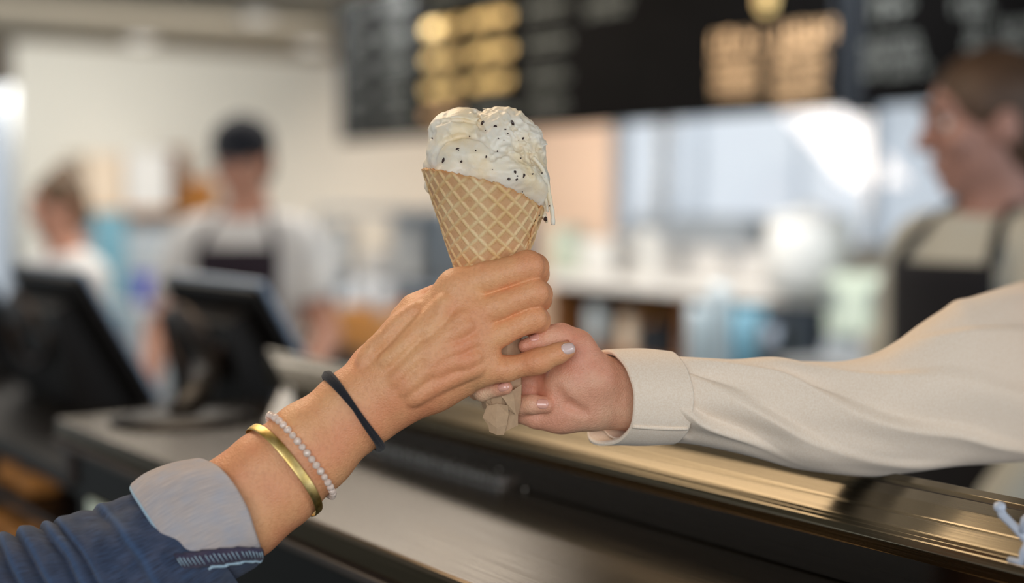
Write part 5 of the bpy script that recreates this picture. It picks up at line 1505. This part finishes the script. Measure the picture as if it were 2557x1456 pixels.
cb = Vector(((onY(518,480,EX0).x), EX0+.2, zsf)); t = thing('bread_basket', 'amber brown basket of bread on the wall shelf behind the cap worker', 'basket', tuple(cb))
lathe('basket', [(0,0),(.12,0),(.17,.14),(.16,.14),(.11,.01),(0,.01)], cb, M['wood'], t)
for q in range(4):
    lathe('loaf', [(0,-.05),(.04,-.04),(.055,0),(.04,.04),(0,.05)], cb+Vector((-.07+.05*q, (-1)**q*.03, .16)), M['bread'], t, seg=14, axis=(.3,1,.2))
# pale steel unit under the shelf and side counter running along the end
z1 = zsf-.125
xl, xr = onY(250, 600, EY-.6).x, onY(560, 600, EY-.6).x
t = thing('steel_cooler', 'pale steel cooler under the wall shelf between the two left workers', 'cooler', ((xl+xr)/2, EY-.4, 0))
box('cabinet_body', xl, xr, EY-.6, EY-.01, 0, z1, M['steel_panel'], t)
for i in range(2):
    d = box('door', xl+(xr-xl)*i/2+.01, xl+(xr-xl)*(i+1)/2-.01, EY-.625, EY-.602, .1, z1-.05, M['steel_panel'], t)
    box('handle', xl+(xr-xl)*(i+.85)/2, xl+(xr-xl)*(i+.9)/2, EY-.66, EY-.63, z1*.5, z1*.8, M['steel'], d)
xs0, xs1 = onY(236, 600, EY-.7).x, onY(318, 600, EY-.7).x
t = box('cooler_panel', xs0, xs1, EY-.69, EY-.645, 0, onY(280, 528, EY-.65).z, M['teal'], None, .01); tag(t, 'blue tinted panel leaning beside the pale steel cooler', 'panel')
# worktop behind the cap worker to the cone
WX = 3.05
za = onX(900, 790, WX).z
yA, yB = onX(700, 800, WX).y, onX(1130, 800, WX).y
wt = thing('work_table', 'dark work table with wooden crate on top, left of the hand', 'table', (WX+.3, (yA+yB)/2, 0))
zt3 = onX(900, 882, WX).z
box('table_top', WX, WX+.7, yB, yA, zt3-.04, zt3, M['board_frame'], wt)
for x in (WX+.03, WX+.62):
    for y in (yB+.03, yA-.08): box('leg', x, x+.05, y, y+.05, 0, zt3-.04, M['steel_dark'], wt)
box('lower_panel', WX+.05, WX+.07, yB+.05, yA-.1, .1, zt3-.05, M['gasket'], wt)
yc0, yc1 = onX(1010, 850, WX+.05).y, onX(832, 850, WX+.05).y
cr = thing('wooden_crate', 'orange wooden crate with slats on the table behind the forearm', 'crate', (WX+.25, (yc0+yc1)/2, zt3))
zc1 = onX(900, 778, WX).z; hh = (zc1-zt3)
for i in range(3): box('slat', WX+.05, WX+.07, yc0, yc1, zt3+hh*(.02+.33*i), zt3+hh*(.30+.33*i), M['wood'], cr)
for i in range(3): box('slat', WX+.43, WX+.45, yc0, yc1, zt3+hh*(.02+.33*i), zt3+hh*(.30+.33*i), M['wood'], cr)
for y in (yc0, yc1-.02): box('end_panel', WX+.071, WX+.429, y, y+.02, zt3, zc1, M['wood'], cr)
box('crate_floor', WX+.071, WX+.429, yc0+.02, yc1-.02, zt3, zt3+.01, M['wood_dark'], cr)
# jars in and above the crate
for px, a, lb in [(905, 695, 'tall clear jar left in the row above the wooden crate'), (958, 705, 'clear jar right in the row above the wooden crate'), (868, 722, 'short clear jar at the left end above the wooden crate')]:
    p = onX(px, 780, WX+.25); top = onX(px, a, WX+.25).z; b = Vector((p.x, p.y, zt3+.011)); hgt = top-b.z; r_ = 24/FPX*(p-EYE).dot(VF)
    t = thing('jar', lb, 'jar', tuple(b), 'jars standing in the crate')
    lathe('shell', [(0,0),(r_,0),(r_,hgt*.85),(r_*.8,hgt*.93),(0,hgt*.93)], b, M['steel_panel'], t); lathe('lid', [(0,hgt*.935),(r_*.82,hgt*.935),(r_*.82,hgt),(0,hgt)], b, M['box_white'], t)
# shelf unit with white machines above
WZ = 3.9
y1, y0 = onX(790, 600, WZ).y, onX(1120, 600, WZ).y
z0_, z1_ = onX(900, 700, WZ).z, onX(900, 535, WZ).z
su = thing('equipment_shelf', 'steel equipment rack with dark lower bay behind the wooden crate', 'rack', (WZ, (y0+y1)/2, 0))
box('rack_shelf', WZ, WZ+.55, y0, y1, z0_-.03, z0_, M['steel'], su); box('rack_shelf', WZ, WZ+.55, y0, y1, z1_, z1_+.03, M['steel_panel'], su)
box('back_sheet', WZ+.52, WZ+.55, y0, y1, z0_, z1_, M['steel_panel'], su); box('lower_bay', WZ+.02, WZ+.5, y0+.03, y1-.03, .1, z0_-.031, M['steel_dark'], su)
for x in (WZ, WZ+.51):
    for y in (y0, y1-.03): box('post', x, x+.03, y, y+.03, 0, z1_, M['steel'], su)
def rack_item(px, r, top, lb, name, cat, mat):
    p = onX(px, 640, WZ+.15); b = Vector((WZ+.15, p.y, z0_)); hgt = onX(px, top, WZ+.15).z-z0_; f = (p-EYE).dot(VF); r_ = r/FPX*f
    t = thing(name, lb, cat, tuple(b))
    lathe('shell', [(0,0),(r_*.9,0),(r_,.02),(r_,hgt*.85),(r_*.7,hgt*.97),(0,hgt)], b, mat, t)
    lathe('base_ring', [(r_*.95,0),(r_*1.06,0),(r_*1.06,.02),(r_*.95,.02)], b, M['steel'], t)
rack_item(848, 40, 556, 'round white canister on the rack just right of the cap worker', 'canister', 'canister', M['porcelain'])
rack_item(1025, 26, 552, 'tall white cylinder on the rack left of the waffle cone', 'canister', 'canister', M['porcelain'])
rack_item(925, 24, 634, 'left of two small round pale tins on the rack', 'tin', 'tin', M['box_white'])
rack_item(962, 24, 634, 'right of two small round pale tins on the rack', 'tin', 'tin', M['box_white'])
# blue bin on a cart beside the cap worker
p = onX(372, 752, 2.6)
t = thing('service_cart', 'low steel cart under the violet blue bin', 'cart', (p.x, p.y, 0))
box('tray', p.x-.2, p.x+.3, p.y-.2, p.y+.2, p.z-.03, p.z-.002, M['steel_panel'], t)
for q1 in (-.2, .27):
    for q2 in (-.2, .17): box('leg', p.x+q1, p.x+q1+.03, p.y+q2, p.y+q2+.03, 0, p.z-.03, M['steel'], t)
t = thing('blue_bin', 'violet blue bin between the two middle screens', 'bin', (p.x, p.y, p.z))
lathe('shell', [(0,0),(.075,0),(.088,.13),(.082,.13),(.07,.01),(0,.01)], p, M['blue_box'], t)
lathe('rim', [(.088,.128),(.094,.128),(.094,.14),(.088,.14)], p, M['blue_box'], t)
# lower staff counter that carries the screens, open shelves towards the customers
sg = thing('side_counter', 'dark staff counter under the row of screens', 'counter', (.83, 4, 0))
SZ = 1.08; SX0, SX1, SY0, SY1 = .60, .99, 1.74, 3.62
box('counter_top', SX0, SX1, SY0, SY1, SZ-.025, SZ, M['black_panel'], sg)
box('back_panel', SX1-.03, SX1-.01, SY0, SY1, .02, SZ-.026, M['black_panel'], sg)
for y in (SY0, SY0+1.1, SY1-.02): box('divider', SX0+.01, SX1-.031, y, y+.02, .02, SZ-.026, M['brown_metal'], sg)
def pkz(py): return onX(60, py, SX0+.06)
s1, s2 = pkz(1208).z, pkz(1352).z
for z in (s1, s2, .3): box('shelf', SX0+.01, SX1-.031, SY0+.021, SY0+1.099, z-.015, z, M['brown_metal'], sg)
pk = [(95,s1,'orange packet on the upper shelf under the screens, nearest the counter end'), (48,s1,'orange packet on the upper shelf under the screens, at the left'), (60,s2,'orange packet on the shelf below, nearest the counter end'), (12,s2,'orange packet on the shelf below, cut by the picture edge')]
for px, z, lb in pk:
    q = onX(px, 1200, SX0+.06); x, y = SX0+.06, q.y
    t = thing('snack_packet', lb, 'packet', (x, y, z), 'orange packets under the screens')
    bm = bmesh.new(); bx(bm, x-.03, x+.03, y-.035, y+.035, z+.0005, z+.035, .012); bm_obj('bag', bm, M['bread'], t)
    box('top_seal', x-.028, x+.028, y-.033, y+.033, z+.0352, z+.038, M['wood'], t, .001)
